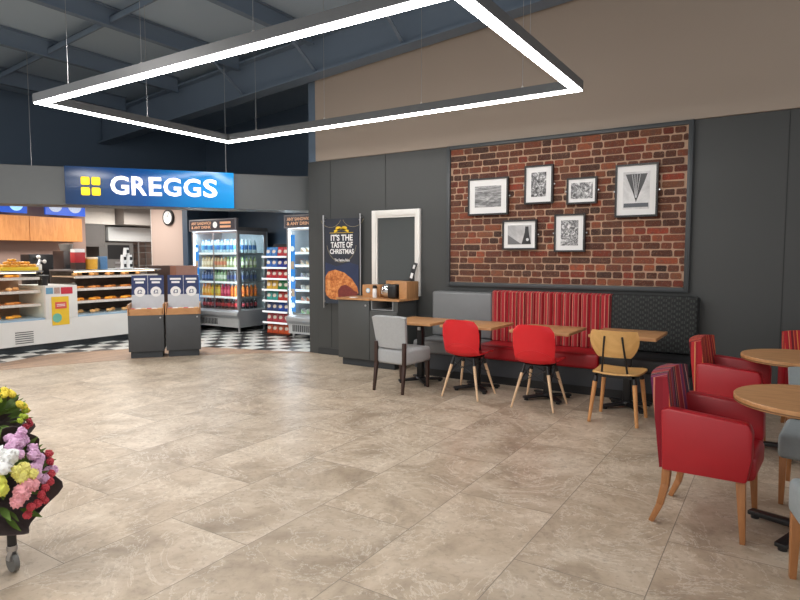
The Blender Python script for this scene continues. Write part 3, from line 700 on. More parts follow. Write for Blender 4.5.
# ---------------------------------------------------------------- fridges
def fridge(label, cx, yf, w, blue, texts, group=None):
    t = thing('display_fridge', label, 'fridge', (cx, yf, 0), 0)
    h = w/2; D = .84
    MB().prism([(0, .30), (-.03, .34), (-.02, .40), (.03, .43), (D, .43), (D, .1), (.06, .1), (.03, .28)], -h, h, 'x', .006).build('lower_housing', GREYM, t)
    MB().box(-h+.02, h-.02, .028, .06, .1, .285).build('kick_panel', mat('fridge_light_grey', (176, 178, 178), .4), t)
    mb = MB()
    for k in range(14): mb.box(-h+.12+k*.045, -h+.145+k*.045, .022, .0275, .14, .26)
    mb.build('grille', mat('grille_dark', (60, 62, 64), .5), t)
    for x in (-h+.08, h-.08):
        for y in (.1, D-.06): MB().cyl((x, y, 0), (x, y, .1), .025, n=10).build('foot', SILV, t)
    MB().box(-h, h, D-.04, D, .43, 2.02).build('back_panel', mat('fridge_inner', (190, 206, 214), .4, var=.02), t)
    MB().box(-h, -h+.03, .03, D-.04, .43, 2.02).build('side_panel', GREYM, t)
    MB().box(h-.016, h-.01, .08, D-.1, .44, 1.95).build('side_glass', GLASS, t)
    mb = MB(); mb.box(h-.03, h, .02, .08, .43, 2.02); mb.box(h-.03, h, D-.1, D-.04, .43, 2.02); mb.box(h-.03, h, .08, D-.1, 1.95, 2.02); mb.build('side_frame', GREYM, t)
    MB().box(-h, h, .03, D, 2.02, 2.09).build('roof', mat('fridge_roof', (100, 104, 108), .5), t)
    c = MB().box(-h-.02, h+.01, -.02, .05, 2.02, 2.26, .004).build('canopy_sign', mat('canopy_frame', (120, 118, 124), .4), t)
    MB().box(-h+.01, h-.02, -.024, -.0205, 2.045, 2.235).build('sign_face', mat('canopy_dark', (38, 32, 42), .4, emit=.3), c)
    GO = mat('canopy_orange', (226, 170, 130), .5, emit=.2)
    x = -h+.06
    MB().text(texts[0], x, x+.6, 2.15, 2.21, -.0242, .001, .03).build('lettering', GO, c)
    MB().text(texts[1], x, x+.6, 2.07, 2.13, -.0242, .001, .03).build('lettering', GO, c)
    MB().cyl((x+.72, -.03, 2.14), (x+.72, -.0242, 2.14), .062, n=24).build('price_disc', mat('disc_white', (240, 240, 240), .5, emit=.3), c)
    if w > 1:
        for zz in (2.08, 2.155): MB().box(x+.86, x+1.17, -.0252, -.0242, zz, zz+.045).build('orange_print', GO, c)
    for k, (a, b_) in enumerate(((-h+.03, -.03), (-.03, h-.03))):
        d = MB().box(a+.015, b_-.015, .032, .036, .47, 1.98).build('door', GLASS, t)
        mb = MB(); mb.box(a, a+.015, .028, .04, .45, 2.0); mb.box(b_-.015, b_, .028, .04, .45, 2.0); mb.box(a+.015, b_-.015, .028, .04, .45, .47); mb.box(a+.015, b_-.015, .028, .04, 1.98, 2.0); mb.build('door_frame', SILV, d)
    MB().box(-h+.035, -h+.055, .05, .07, .46, 1.95).build('led_strip', LEDS, t); MB().box(h-.06, h-.04, .05, .07, .46, 1.95).build('led_strip', LEDS, t)
    MB().box(-h+.06, h-.06, .06, .1, 1.985, 2.0).build('led_strip', LEDS, t)
    BL = mat('strip_blue', (20, 120, 200), .4, emit=.5)
    s = MB().box(-h+.06, -h+.18, .045, .05, .5, 1.75 if blue else 1.9).build('graphic_strip', BL, t)
    for z in (1.65, 1.1, .62): MB().cyl((-h+.12, .042, z), (-h+.12, .0448, z), .05, n=24).build('price_disc', mat('disc_white', (240, 240, 240), .5, emit=.3), s)
    for z in (1.35, .85): MB().box(-h+.075, -h+.165, .0425, .0448, z-.07, z+.07).build('product_print', mat('strip_print', (200, 170, 150), .5, var=.6, nscale=60), s)
    return t
RAIL = mat('price_rail', (235, 240, 244), .4, var=.01, emit=.25)
def shelf(t, h, z, y0=.07, y1=.78):
    s = MB().box(-h+.045, h-.045, y0, y1, z-.018, z).build('shelf', GREYM, t); MB().box(-h+.045, h-.045, y0-.012, y0-.0005, z-.03, z+.012).build('price_rail', RAIL, s)
FX, FY, FW = -9.70, 8.20, 1.36
f1 = fridge('tall double-door drinks fridge filled with coloured bottles', FX, FY, FW, True, ('ANY SANDWICH', '& ANY DRINK'))
def bottle(name, body, cap, r, h, label=None):
    ms = [mat('liquid_'+name, body, .15, var=.05, coat=.5), mat('cap_'+name, cap, .4), mat('lab_'+name, label or body, .4, var=.2, nscale=60)]
    mb = MB(); mb.lathe([(r*.8, 0), (r, .01), (r, h*.25)], n=12); mb.mi = 2; mb.lathe([(r*1.01, h*.25), (r*1.01, h*.58)], n=12)
    mb.mi = 0; mb.lathe([(r, h*.58), (r*.95, h*.7), (r*.4, h*.87), (r*.36, h*.93)], n=12); mb.mi = 1; mb.lathe([(r*.42, h*.93), (r*.42, h)], n=12)
    o = mb.build('drinks_bottle', ms); return o
levels = [(1.58, 'top', .27, [((190, 220, 236), (60, 140, 200), (90, 170, 220)), ((200, 226, 236), (230, 240, 250), (60, 120, 190))]),
          (1.285, 'second', .22, [((226, 206, 170), (200, 160, 90), (240, 226, 200)), ((214, 190, 150), (160, 90, 60), (226, 150, 120)), ((180, 200, 150), (90, 150, 70), (230, 236, 220))]),
          (1.0, 'third', .235, [((60, 80, 120), (40, 60, 120), (90, 120, 180)), ((150, 190, 150), (60, 140, 90), (220, 236, 224)), ((110, 120, 130), (30, 30, 40), (60, 80, 130))]),
          (.70, 'fourth', .25, [((240, 160, 50), (230, 120, 30), (250, 190, 70)), ((236, 190, 60), (60, 140, 60), (230, 210, 80)), ((206, 60, 100), (190, 40, 80), (230, 100, 130)), ((240, 140, 60), (240, 240, 240), (240, 120, 50))]),
          (.46, 'bottom', .19, [((70, 24, 26), (190, 30, 40), (190, 36, 44)), ((40, 30, 34), (30, 30, 30), (150, 40, 50))])]
for z, nm, hh, kinds in levels:
    if z > .46: shelf(f1, FW/2, z)
    else: MB().box(-FW/2+.045, FW/2-.045, .07, .78, .4305, .45).build('deck', mat('deck_white', (210, 216, 220), .4), f1)
    protos = []
    nx = 12
    for i in range(nx):
        kk = int(i*len(kinds)/nx) if len(kinds) > 2 else i % 2
        for row in range(5 if i >= nx-1 else (2 if i % 3 == 0 else 1)):
            p = (FX-.47+i*.094, FY+.14+row*.11, z+.001)
            while len(protos) <= kk:
                protos.append(None)
            if protos[kk] is None:
                a, b_, c_ = kinds[kk]; o = bottle('%s_%d' % (nm, kk), a, b_, .036, hh, c_); protos[kk] = o
                tag(o, 'small bottle of one kind standing on the %s shelf of the drinks fridge' % nm, 'bottle', 'bottles on the %s fridge shelf, colour %s' % (nm, ['one', 'two', 'three', 'four'][kk]))
                col = {('top', 0): 'clear water bottle with light blue label', ('top', 1): 'clear water bottle with darker blue label', ('second', 0): 'cream milkshake bottle', ('second', 1): 'tan coffee bottle with pinkish label', ('second', 2): 'pale green bottle', ('third', 0): 'dark blue bottle', ('third', 1): 'pale green bottle with white label', ('third', 2): 'grey bottle with black cap', ('fourth', 0): 'orange juice bottle', ('fourth', 1): 'yellow juice bottle with green cap', ('fourth', 2): 'pink juice bottle', ('fourth', 3): 'orange bottle with white cap', ('bottom', 0): 'dark cola bottle with red label', ('bottom', 1): 'black cola bottle with dark red label'}[(nm, kk)]
                o['label'] = '%s on the %s shelf of the drinks fridge' % (col, nm); o['group'] = '%ss on the %s shelf' % (col.split(' with')[0], nm); o.location = p
            else: dup(protos[kk], p)
F2X, F2Y, F2W = -7.0, 8.14, 1.34
f2 = fridge('sandwich fridge partly hidden behind the charcoal wall edge', F2X, F2Y, F2W, False, ('ANY SANDWICH', '& ANY DRINK'))
for z, nm in ((1.58, 'top'), (1.35, 'second'), (1.12, 'third'), (.90, 'fourth'), (.69, 'fifth'), (.46, 'bottom')):
    if z > .46: shelf(f2, F2W/2, z, .12, .6)
    else: MB().box(-F2W/2+.045, F2W/2-.045, .07, .78, .4305, .45).build('deck', mat('deck_white', (210, 216, 220), .4), f2)
    first = None
    for i in range(6):
        p = (F2X-.40+i*.13, F2Y+.22, z+.001)
        if first is None:
            mb = MB(); mb.prism([(-.055, 0), (.055, 0), (-.055, .09)], -.06, .04, 'y', .004); mb.mi = 1; mb.prism([(-.052, .002), (.052, .002), (-.052, .088)], -.0635, -.0602)
            c = {'top': (200, 170, 130), 'second': (220, 190, 160), 'third': (150, 150, 160), 'fourth': (210, 200, 180), 'fifth': (190, 120, 90), 'bottom': (120, 150, 110)}[nm]
            first = mb.build('sandwich_pack', [mat('pack_white', (226, 226, 222), .4), mat('filling_'+nm, c, .5, var=.5, nscale=60)], loc=p)
            tag(first, 'wedge-shaped sandwich pack on the %s shelf of the sandwich fridge' % nm, 'sandwich', 'sandwich packs on the %s shelf' % nm)
        else: dup(first, p)

# ---------------------------------------------------------------- crisp stand
cs = thing('crisp_stand', 'tall narrow stand of crisp bags between the two fridges', 'display stand', (-8.16, 8.3, 0))
MB().box(-.32, .32, .36, .4, .025, 1.75).build('back_panel', BLK2, cs)
for s in (-1, 1): MB().box(min(s*.32, s*.335), max(s*.32, s*.335), .2, .4, .025, 1.7).build('side_rail', BLK2, cs)
MB().box(-.335, .335, .0, .4, .0, .025).build('base', BLK2, cs)
cols = [((60, 130, 200), 'light blue'), ((50, 110, 190), 'blue'), ((190, 40, 50), 'red'), ((222, 176, 60), 'yellow'), ((60, 160, 150), 'teal'), ((50, 70, 120), 'navy'), ((180, 60, 70), 'dark red'), ((206, 84, 50), 'orange-red')]
cols2 = [((200, 50, 60), 'red'), ((30, 50, 150), 'royal blue'), ((196, 34, 44), 'bright red'), ((30, 120, 70), 'green'), ((200, 60, 50), 'red'), ((40, 80, 170), 'blue'), ((190, 70, 80), 'rose'), ((210, 90, 50), 'orange')]
def bag(c, nm):
    def f(u, v):
        return ((u-.5)*.15, 0, v*.19)
    mb = MB(); t = bmesh.new(); N = 8
    for sgn in (1, -1):
        g = [[t.verts.new(((i/N-.5)*.147*(1-.06*math.sin(PI*j/N)), sgn*(.028*(math.sin(PI*i/N)*math.sin(PI*j/N))**.5)+.0008*sgn, j/N*.188)) for j in range(N+1)] for i in range(N+1)]
        for i in range(N):
            for j in range(N): t.faces.new((g[i][j], g[i+1][j], g[i+1][j+1], g[i][j+1]))
    bmesh.ops.remove_doubles(t, verts=t.verts, dist=.0017); bmesh.ops.recalc_face_normals(t, faces=t.faces); mb._add(t)
    mb.mi = 1; mb.ball((0, -.026, .1), (.045, .006, .035), 12, 8)
    return mb.build('crisp_bag', [mat('bag_'+nm, c, .3, var=.15, nscale=30), mat('bag_print', (226, 214, 200), .4, var=.2, nscale=80)])
rows_n = ['top', 'second', 'third', 'fourth', 'fifth', 'sixth', 'seventh', 'bottom']
for r in range(8):
    z = 1.50-r*.21
    if z > .06:
        s = MB().box(-.32, .32, .04, .36, z-.01, z).build('shelf', BLK2, cs); MB().box(-.32, .32, .028, .0395, z-.015, z+.02).build('price_rail', RAIL, s)
    for side, (c, cn), xs in ((0, cols[r], (-.22, -.07)), (1, cols2[r], (.08, .23))):
        first = None
        for x in xs:
            p = (-8.16+x, 8.3+.12, (z if z > .06 else .028)+.002)
            if first is None:
                first = bag(c, cn+str(r)); first.location = p; first.rotation_euler = (-.15, 0, 0)
                tag(first, '%s crisp bag on the %s of the %s row of the stand' % (cn, ['left', 'right'][side], rows_n[r]), 'crisp bag', '%s crisp bags, %s row %s' % (cn, rows_n[r], ['left', 'right'][side]))
            else: dup(first, p)
MB().box(.1, .3, .3, .35, 1.76, 1.98).build('header_board', mat('header_red', (196, 50, 60), .5), cs)

# ---------------------------------------------------------------- clock
ckk = thing('wall_clock', 'round black-rimmed clock on the pinkish wall', 'clock', (-11.12, 8.25, 2.34))
MB().cyl((0, -.001, 0), (0, -.05, 0), .17, n=40).build('rim', BLK2, ckk); MB().cyl((0, -.0505, 0), (0, -.053, 0), .135, n=40).build('dial', PAPER, ckk)
MB().bar((0, -.056, 0), (-.06, -.056, .03), .012, .003).build('hour_hand', BLK2, ckk); MB().bar((0, -.06, 0), (.05, -.06, .09), .008, .003).build('minute_hand', BLK2, ckk)
mk = MB()
for k in range(12):
    a = k*PI/6; mk.bar((.105*math.sin(a), -.0545, .105*math.cos(a)), (.125*math.sin(a), -.0545, .125*math.cos(a)), .01, .002)
mk.build('hour_marks', BLK2, ckk)

# ---------------------------------------------------------------- bakery counter (local x = world +Y, front faces +X)
CX = -10.05
STEELB = mat('stainless', (170, 172, 174), .3, .8, var=.05)
def cth(name, label, cat, y=0, x=CX, z=0, group=None): return thing(name, label, cat, (x, y, z), PI/2, group)
ct = cth('service_counter', 'long white bakery counter with display windows', 'counter')
MB().box(1.5, 7.3, .05, .9, 0, .1).build('plinth', mat('plinth_dark', (50, 54, 58), .5), ct)
MB().box(1.5, 7.3, 0, .9, .1, .485).build('front_panel', WHITE, ct)
MB().box(5.08, 5.60, 0, .9, .486, 1.03, .004).build('front_panel', WHITE, ct)
v = MB()
for k in range(6): v.box(4.6, 4.87, -.006, -.0005, .14+k*.034, .152+k*.034)
v.build('vent', mat('vent_dark', (80, 80, 80), .5), ct)
ps = MB().box(5.17, 5.45, -.006, -.001, .38, .85).build('yellow_poster', mat('poster_yellow', (232, 190, 50), .5), ct)
MB().box(5.225, 5.41, -.009, -.0065, .65, .76).build('red_panel', mat('poster_red', (214, 90, 80), .5), ps)
MB().text('CAREERS', 5.24, 5.395, .69, .725, -.0091, .001, .02).build('lettering', WT, ps) if False else None
for z in (.69, .715): MB().box(5.25, 5.385, -.0105, -.0092, z, z+.01).build('white_line', PAPER, ps)
MB().cyl((5.25, -.009, .5), (5.25, -.0065, .5), .075, n=24).build('teal_disc', mat('poster_teal', (110, 180, 160), .5), ps)
MB().box(5.09, 5.2, -.006, -.001, .90, 1.0).build('small_card', mat('card_blue', (110, 160, 190), .5, var=.3, nscale=60), ct)
MB().box(5.22, 5.31, -.006, -.001, .90, 1.0).build('small_card', mat('card_mix', (180, 150, 140), .5, var=.4, nscale=60), ct)
MB().box(5.33, 5.52, -.006, -.001, .89, 1.0).build('small_card', mat('card_red', (196, 50, 66), .5, var=.1, nscale=60), ct)
def case(label, y0, y1, back):
    t = cth('pastry_display_case', label, 'display case', y=(y0+y1)/2, z=.4855); h = (y1-y0)/2
    MB().box(-h+.001, h-.001, .03, .88, 0, .03).build('deck', mat('deck_blue', (150, 175, 195), .4), t)
    MB().box(-h+.001, h-.001, .84, .87, .031, .77).build('back_panel', back, t)
    for s in (-1, 1): MB().box(s*h-(.01 if s > 0 else -.001), s*h+(.01 if s < 0 else -.001), .05, .83, .031, .77).build('end_panel', GLASS, t)
    MB().box(-h, h, .02, .88, .771, .795).build('top', STEELB, t)
    for z in (.255, .47, .685):
        s = MB().box(-h+.022, h-.022, .12+(.685-z)*.0, .83, z-.02, z).build('shelf', mat('shelf_oak', (214, 176, 146), .4, emit=0), t)
        MB().box(-h+.022, h-.022, .10, .1195, z-.035, z+.008).build('price_rail', mat('label_rail', (214, 206, 198), .5, var=.35, nscale=45), s)
        MB().box(-h+.05, h-.05, .16, .18, z-.03, z-.0205).build('led_strip', mat('warm_led', (255, 226, 190), .5, var=0, emit=5), s)
    MB().box(-h+.05, h-.05, .16, .18, .755, .7705).build('led_strip', mat('warm_led', (255, 226, 190), .5, var=0, emit=5), t)
    return t
case('pastry display case with lit shelves at the left end of the counter', 3.4, 5.075, mat('case_back', (150, 120, 95), .6))
case('pastry display case with lit shelves between white panel and display bins', 5.605, 7.25, mat('case_back_dark', (70, 62, 58), .6))
def pastry(kind):
    if kind == 0: o = MB().ball((0, 0, .03), (.05, .04, .03), 14, 8).build('bread_roll', mat('crust_pale', (222, 180, 124), .6, var=.2, nscale=30))
    elif kind == 1:
        mb = MB(); t = bmesh.new(); bmesh.ops.create_uvsphere(t, u_segments=20, v_segments=10, radius=1); t.free()
        P = [(.045*math.cos(a), .045*math.sin(a), .022) for a in [2*PI*k/14 for k in range(15)]]
        mb.tube(P, .021, 10); o = mb.build('ring_doughnut', mat('doughnut_gold', (236, 170, 60), .5, var=.2, nscale=30))
    else: o = MB().box(-.06, .06, -.045, .045, 0, .035, .014, 3).build('pasty_slice', mat('crust_gold', (204, 138, 72), .6, var=.25, nscale=30))
    return o
for (y0, y1, side) in ((3.75, 5.0, 'left'), (5.7, 7.1, 'right')):
    for li, (z, nm) in enumerate(((.516, 'deck'), (.741, 'lowest shelf'), (.956, 'middle shelf'), (1.171, 'upper shelf'))):
        kind = (li + (side == 'left')) % 3; first = None
        n_ = int((y1-y0)/.15)
        for i in range(n_):
            p = (CX-.24-(i % 2)*.12, y0+i*.15, z+.001)
            if first is None:
                first = pastry(kind); first.location = p; first.rotation_euler.z = PI/2
                nn = ['bread roll', 'ring doughnut', 'golden pasty slice'][kind]
                tag(first, '%s on the %s of the %s pastry case' % (nn, nm, side), 'pastry', '%ss on the %s, %s case' % (nn, nm, side))
            else: dup(first, p, random.uniform(1.2, 1.9))
ZT = 1.281
# things standing on the counter top
hx = -10.4
don = thing('doughnut_tray', 'open yellow tray heaped with doughnuts on the left case', 'tray', (hx, 4.83, ZT), PI/2)
MB().box(-.27, .27, -.14, .14, 0, .06, .006).build('tray', YEL, don)
first = None
for (i, j, k) in [(i, j, 0) for i in range(4) for j in range(2)] + [(i+.5, .5, 1) for i in range(3)] + [(i+1, .5, 2) for i in range(1)]:
    p = (hx+.066-j*.134, 4.83-.2+i*.134, ZT+.061+k*.043)
    if first is None: first = pastry(1); first.location = p; tag(first, 'ring doughnut heaped in the yellow tray on top of the left case', 'doughnut', 'doughnuts in the yellow tray')
    else: dup(first, p)
tag(B(hx-.1, hx+.05, 5.09, 5.2, ZT, ZT+.1, .01).build('white_tub', WHITE), 'small white tub beside the doughnut tray', 'tub')
rb = thing('red_carton', 'red and white gift carton beside the yellow tub', 'carton', (-10.4, 5.83, ZT), PI/2)
MB().box(-.09, .09, -.08, .08, .12, .3, .008).build('red_top', mat('carton_red', (176, 40, 46), .5), rb); MB().box(-.085, .085, -.075, .075, .301, .36).build('white_lid', PAPER, rb); MB().box(-.09, .09, -.08, .08, 0, .119).build('stand', WALNUT, rb)
yt = thing('yellow_tub', 'yellow tub with cream lid on the right case', 'tub', (-10.4, 6.06, ZT), 0)
MB().lathe([(.105, 0), (.115, .18)], n=28).build('tub', mat('tub_yellow', (226, 166, 50), .5, var=.15, nscale=20), yt); MB().lathe([(.12, .181), (.12, .21), (.11, .215)], n=28).build('lid', mat('cream', (226, 206, 170), .5), yt)
tag(B(-10.46, -10.36, 6.21, 6.35, ZT, ZT+.23, .004).build('blue_carton', mat('carton_blue', (80, 120, 160), .5, var=.15, nscale=30)), 'slim blue carton beside the yellow tub', 'carton')
cup0 = thing('paper_cup', 'white paper cup with black print in the small pyramid of cups', 'cup', (-10.4, 6.69, ZT), PI/2, 'paper cups stacked in a pyramid')
MB().lathe([(.058, 0), (.044, .13)], n=20).build('cup', PAPER, cup0); MB().box(-.025, .025, -.0565, -.0535, .03, .09).build('print_mark', BLK2, cup0)
cz = ZT
for lv, ys in enumerate(((6.69, 6.81), (6.69, 6.81), (6.75,))):
    for q, y in enumerate(ys):
        if lv == 0 and q == 0: continue
        dup(cup0, (-10.4, y, ZT+.131*lv))
# machines behind the counter
bc = tag(B(-12.9, -12.3, 2.0, 7.0, 0, .92).build('back_counter', mat('back_counter', (120, 108, 100), .5)), 'back counter below the golden wall cupboards', 'counter')
cm = thing('coffee_machine', 'dark coffee machine behind the counter under the wall cupboards', 'coffee machine', (-11.55, 6.22, 0), PI/2)
MB().box(-.3, .35, 0, .45, 0, .95).build('stand', GREYM, cm); MB().box(-.02, .3, 0, .4, .95, 1.62, .02).build('body', mat('machine_brown', (50, 40, 38), .35), cm)
MB().box(.02, .26, -.01, -.001, 1.1, 1.35).build('dispense_bay', BLACK, cm); MB().lathe([(.1, 1.621), (.13, 1.75), (.05, 1.76)], (.14, .2, 0), 16).build('bean_hopper', mat('hopper', (120, 116, 112), .3), cm)
dm = thing('drinks_dispenser', 'black dispenser with white knobs left of the coffee machine', 'dispenser', (-11.2, 5.66, 0), PI/2)
MB().box(-.25, .25, 0, .4, 0, .95).build('stand', GREYM, dm); MB().box(-.22, .2, .05, .38, .951, 1.55, .02).build('body', BLK2, dm)
for i, (x, z) in enumerate(((-.1, 1.5), (.0, 1.42), (-.02, 1.15))): MB().ball((x, -.02, z), (.035, .03, .035)).build('knob', WHITE, dm)
MB().bar((-.16, .0, 1.2), (-.05, .03, 1.45), .05, .05, .01).build('nozzle', SILV, dm)
bb = thing('black_tub', 'black tub on the white panel beside the display case', 'tub', (-10.35, 5.2, 1.031), 0)
MB().lathe([(.07, 0), (.09, .16)], n=24).build('tub', BLK2, bb); MB().lathe([(.093, .161), (.093, .17)], n=24).build('rim', GREYM, bb)
# wall cupboards and menu boards
for i, (y0, y1) in enumerate(((3.4, 4.85), (4.855, 6.12), (6.125, 7.18))):
    w = thing('wall_cupboard', ['golden veneer wall cupboard, leftmost and mostly cut off', 'golden veneer wall cupboard left of the narrow seam', 'golden veneer wall cupboard at the right end of the row'][i], 'cupboard', (-12.6, y0, 1.82), PI/2, 'golden wall cupboards')
    MB().box(0, y1-y0, .021, .34, 0, .49).build('body', CABW, w); MB().box(.003, y1-y0-.003, 0, .02, .003, .487).build('door', CABW, w)
MBL = mat('menu_blue', (20, 66, 160), .4, var=.1, emit=.8)
for i, (y0, y1) in enumerate(((4.6, 5.3), (5.32, 6.1), (6.45, 7.27))):
    w = thing('menu_board', ['lit blue menu board mostly cut off at the left edge', 'lit blue menu board with pale round emblem', 'lit blue menu board with two food pictures'][i], 'menu board', (-12.62, y0, 2.36), PI/2, 'lit blue menu boards')
    MB().box(0, y1-y0, 0, .05, 0, .33).build('screen', MBL, w)
    if i == 1: MB().cyl((.58, -.004, .17), (.58, -.0005, .17), .13, n=28).build('round_emblem', mat('menu_pale', (150, 200, 236), .4, emit=.6), w)
    if i == 2:
        for x in (.2, .6): MB().cyl((x, -.004, .2), (x, -.0005, .2), .14, n=24).build('food_picture', mat('menu_food', (150, 160, 180), .4, var=.6, nscale=30, emit=.5), w)
# kitchen beyond
kh = tag(B(-14.7, -14.2, 8.75, 9.95, 1.9, 2.26, .01).build('extractor_hood', mat('hood_white', (236, 238, 238), .4, var=.02)), 'pale extractor hood in the kitchen', 'hood')
tag(B(-14.9, -13.9, 7.452, 8.48, 1.75, 2.28).build('dark_cupboard', mat('cupboard_grey', (96, 92, 90), .5)), 'dark grey high cupboard left of the pale extractor hood', 'cupboard')
ov = thing('oven', 'steel kitchen oven with dark window below the pale hood', 'oven', (-14.2, 9.0, 0), PI/2)
MB().box(-.5, .42, 0, .6, .1, 1.86).build('body', mat('oven_grey', (120, 118, 116), .4, .3), ov); MB().box(-.28, .3, -.012, -.001, 1.45, 1.8).build('window', BLK2, ov)
for z in (1.2, 1.33): MB().box(-.1, .35, -.02, -.001, z, z+.05).build('tray_front', SILV, ov)
for x in (-.45, .37): MB().box(x, x+.05, .05, .5, 0, .1).build('foot', BLACK, ov)
rk = thing('tray_rack', 'steel tray rack standing right of the oven', 'rack', (-14.1, 9.75, 0), PI/2)
for x in (-.25, .3):
    for y in (.0, .5): MB().box(x-.015, x+.015, y-.015, y+.015, 0, 1.88).build('post', STEELB, rk)
for k in range(10): MB().box(-.234, .284, -.01, .51, .25+k*.17, .265+k*.17).build('tray', STEELB, rk)
wt = thing('work_table', 'steel kitchen table in front of the oven', 'table', (-13.5, 8.3, 0), PI/2)
MB().box(-.6, 1.2, 0, .3, .87, .9).build('top', STEELB, wt)
for x in (-.57, 1.17):
    for y in (.03, .27): MB().box(x-.02, x+.02, y-.02, y+.02, 0, .869).build('leg', STEELB, wt)
bu = thing('till_unit', 'dark brown cabinet behind the display bins', 'cabinet', (-10.75, 7.42, 0))
MB().box(0, .72, 0, .5, 0, 1.33).build('body', mat('till_brown', (66, 50, 46), .5), bu); MB().box(.721, .9, 0, .5, 0, 1.33).build('end_panel', mat('till_end', (130, 86, 70), .5), bu)

# ---------------------------------------------------------------- flower trolley and bouquets
ft = thing('flower_trolley', 'black wheeled flower trolley at the left edge with one caster showing', 'trolley', (-3.5, 1.1, 0))
for (x, y) in ((.45, .24), (-.45, .24), (.45, -.26), (-.45, -.26)):
    lg = MB().cyl((x, y, .12), (x, y, .42), .02, n=14).build('leg', BLK2, ft)
    MB().bar((x, y-.02, .06), (x, y-.005, .125), .03, .006).bar((x, y+.02, .06), (x, y+.005, .125), .03, .006).cyl((x, y, .105), (x, y, .13), .024, n=12).build('caster_fork', SILV, lg)
    MB().cyl((x, y-.012, .045), (x, y+.012, .045), .044, n=20).build('wheel', mat('wheel_grey', (110, 110, 108), .5), lg)
MB().box(-.48, .48, -.29, .27, .42, .44).box(-.48, .48, -.29, -.275, .44, .5).box(-.48, .48, .255, .27, .44, .47).build('tray', BLK2, ft)
def head_mesh(name, rgb, r, seed):
    rnd = random.Random(seed); t = bmesh.new(); bmesh.ops.create_icosphere(t, subdivisions=3, radius=r)
    for v in t.verts:
        d = v.co.normalized(); k = 1 + .16*math.sin(9*math.atan2(d.y, d.x)+7*d.z) + rnd.uniform(-.13, .13)
        v.co = Vector((d.x*r*k, d.y*r*k, d.z*r*k*.75))
    mb = MB(); mb._add(t); o = mb.build(name, mat('petal_'+name+str(rgb[1]), rgb, .7, var=.25, nscale=90)); return o
def bouquet(label, base, axis, L_, R_, spec, paper):
    t = thing('flower_bouquet', label, 'bouquet', base)
    t.rotation_euler = Vector((0, 0, 1)).rotation_difference(Vector(axis).normalized()).to_euler()
    def f(u, v):
        a = u*2*PI; r = .035+(R_*1.22-.035)*v**1.1; zz = L_*v + (.035*math.sin(5*a+1)+.02*math.sin(11*a))*v
        return (r*(1+.05*math.sin(7*a))*math.cos(a), r*(1+.05*math.sin(7*a))*math.sin(a), zz)
    MB().sheet(f, 60, 8, .002).build('wrapping_paper', paper, t)
    lf = MB(); rnd = random.Random(3)
    for k in range(46):
        a = rnd.uniform(0, 2*PI); rr = R_*math.sqrt(rnd.random()); p = Vector((rr*math.cos(a), rr*math.sin(a), L_-.02+.07*(1-(rr/R_)**2)))
        d = Vector((math.cos(a)*.5, math.sin(a)*.5, 1)).normalized()
        n = d.cross(Vector((math.sin(a+k), math.cos(a+k), .2))).normalized()
        def g(u, v, p=p, d=d, n=n): return p + d*(v*.10-.04) + n*((u-.5)*.03*math.sin(PI*min(.98, v+.02))) + Vector((math.cos(a), math.sin(a), 0))*(.02*v*v)
        lf.sheet(g, 2, 5, .001)
    lf.build('leaves', mat('leaf_green', (92, 120, 48), .6, var=.3, nscale=20), t)
    protos = {}
    for (nm, rgb, r, x, y, dz) in spec:
        key = (nm, rgb, r); z = L_+.03+.08*(1-min(1, (x*x+y*y)/(R_*R_)))+dz
        if key not in protos:
            o = head_mesh(nm, rgb, r, len(protos)); o.parent = t; protos[key] = o
        else:
            o = protos[key].copy(); COL.objects.link(o); o.parent = t
        o.location = (x, y, z); o.rotation_euler = (y*3, -x*3+.1, rnd.uniform(0, 6))
    return t
def rf(r, f): return (r*.842-f*.54, r*.539+f*.842)
rnd = random.Random(11); spec = []
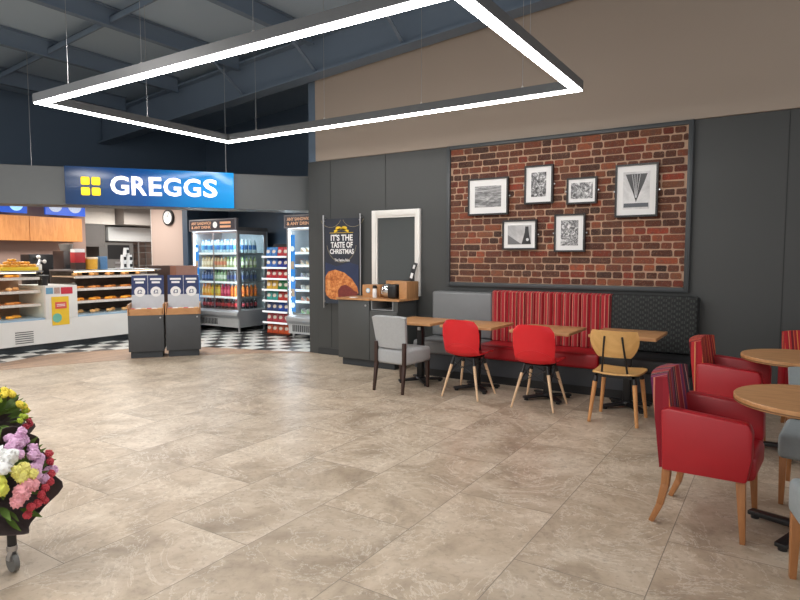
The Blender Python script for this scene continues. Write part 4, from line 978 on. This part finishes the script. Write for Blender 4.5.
LIL, WHI, YLW, PNK, RDD, YGR = (214, 170, 204), (240, 242, 238), (244, 228, 130), (242, 164, 172), (190, 62, 74), (214, 216, 90)
for k in range(26):
    r = rnd.uniform(-.14, .09); f = rnd.uniform(.05, .16); spec.append(('lilac_flower', LIL, .021, *rf(r, f), rnd.uniform(-.01, .015)))
for r, f in ((-.13, .0), (-.09, .02), (-.12, -.05), (-.08, -.03), (-.15, -.03), (-.1, -.0)): spec.append(('white_carnation', WHI, .034, *rf(r, f), .01))
for r, f in ((-.02, .03), (.0, -.0), (-.03, .0), (.02, .04)): spec.append(('yellow_carnation', YLW, .025, *rf(r, f), .0))
for r, f in ((-.04, -.07), (-.01, -.08), (-.08, -.11), (-.11, -.12)): spec.append(('lime_carnation', YGR, .027, *rf(r, f), .0))
for r, f in ((.04, .0), (.065, -.03), (.06, .02), (.07, -.06), (.045, -.035)): spec.append(('pink_carnation', PNK, .027, *rf(r, f), .0))
for r, f in ((.12, .03), (.14, .0), (.13, -.03), (.11, .06), (.15, -.05), (.05, .17), (.02, .19), (.09, .13), (.11, .1), (.155, .04)): spec.append(('red_flower', RDD, .017, *rf(r, f), .015))
WRAP = mat('dark_wrapping', (74, 62, 62), .5, var=.3, nscale=60)
bq2 = bouquet('mixed bouquet of lilac, white, yellow, pink and red flowers in dark wrapping', (-3.03, 1.12, .45), (.8, .13, .28), .35, .18, spec, WRAP)
spec = []
for k in range(12): spec.append(('yellow_flower', (236, 210, 70), .02, *rf(rnd.uniform(-.12, .05), rnd.uniform(-.03, .12)), 0))
for k in range(8): spec.append(('lime_bud', (170, 190, 60), .016, *rf(rnd.uniform(-.1, .1), rnd.uniform(-.1, .08)), 0))
for r, f in ((.11, .05), (.13, .02), (.12, .08), (.14, -.01)): spec.append(('red_flower', (160, 40, 60), .018, *rf(r, f), .02))
bouquet('smaller bouquet of yellow flowers with a red one, behind the mixed bouquet', (-3.74, 1.33, .46), (.36, .26, .3), .36, .15, spec, WRAP)
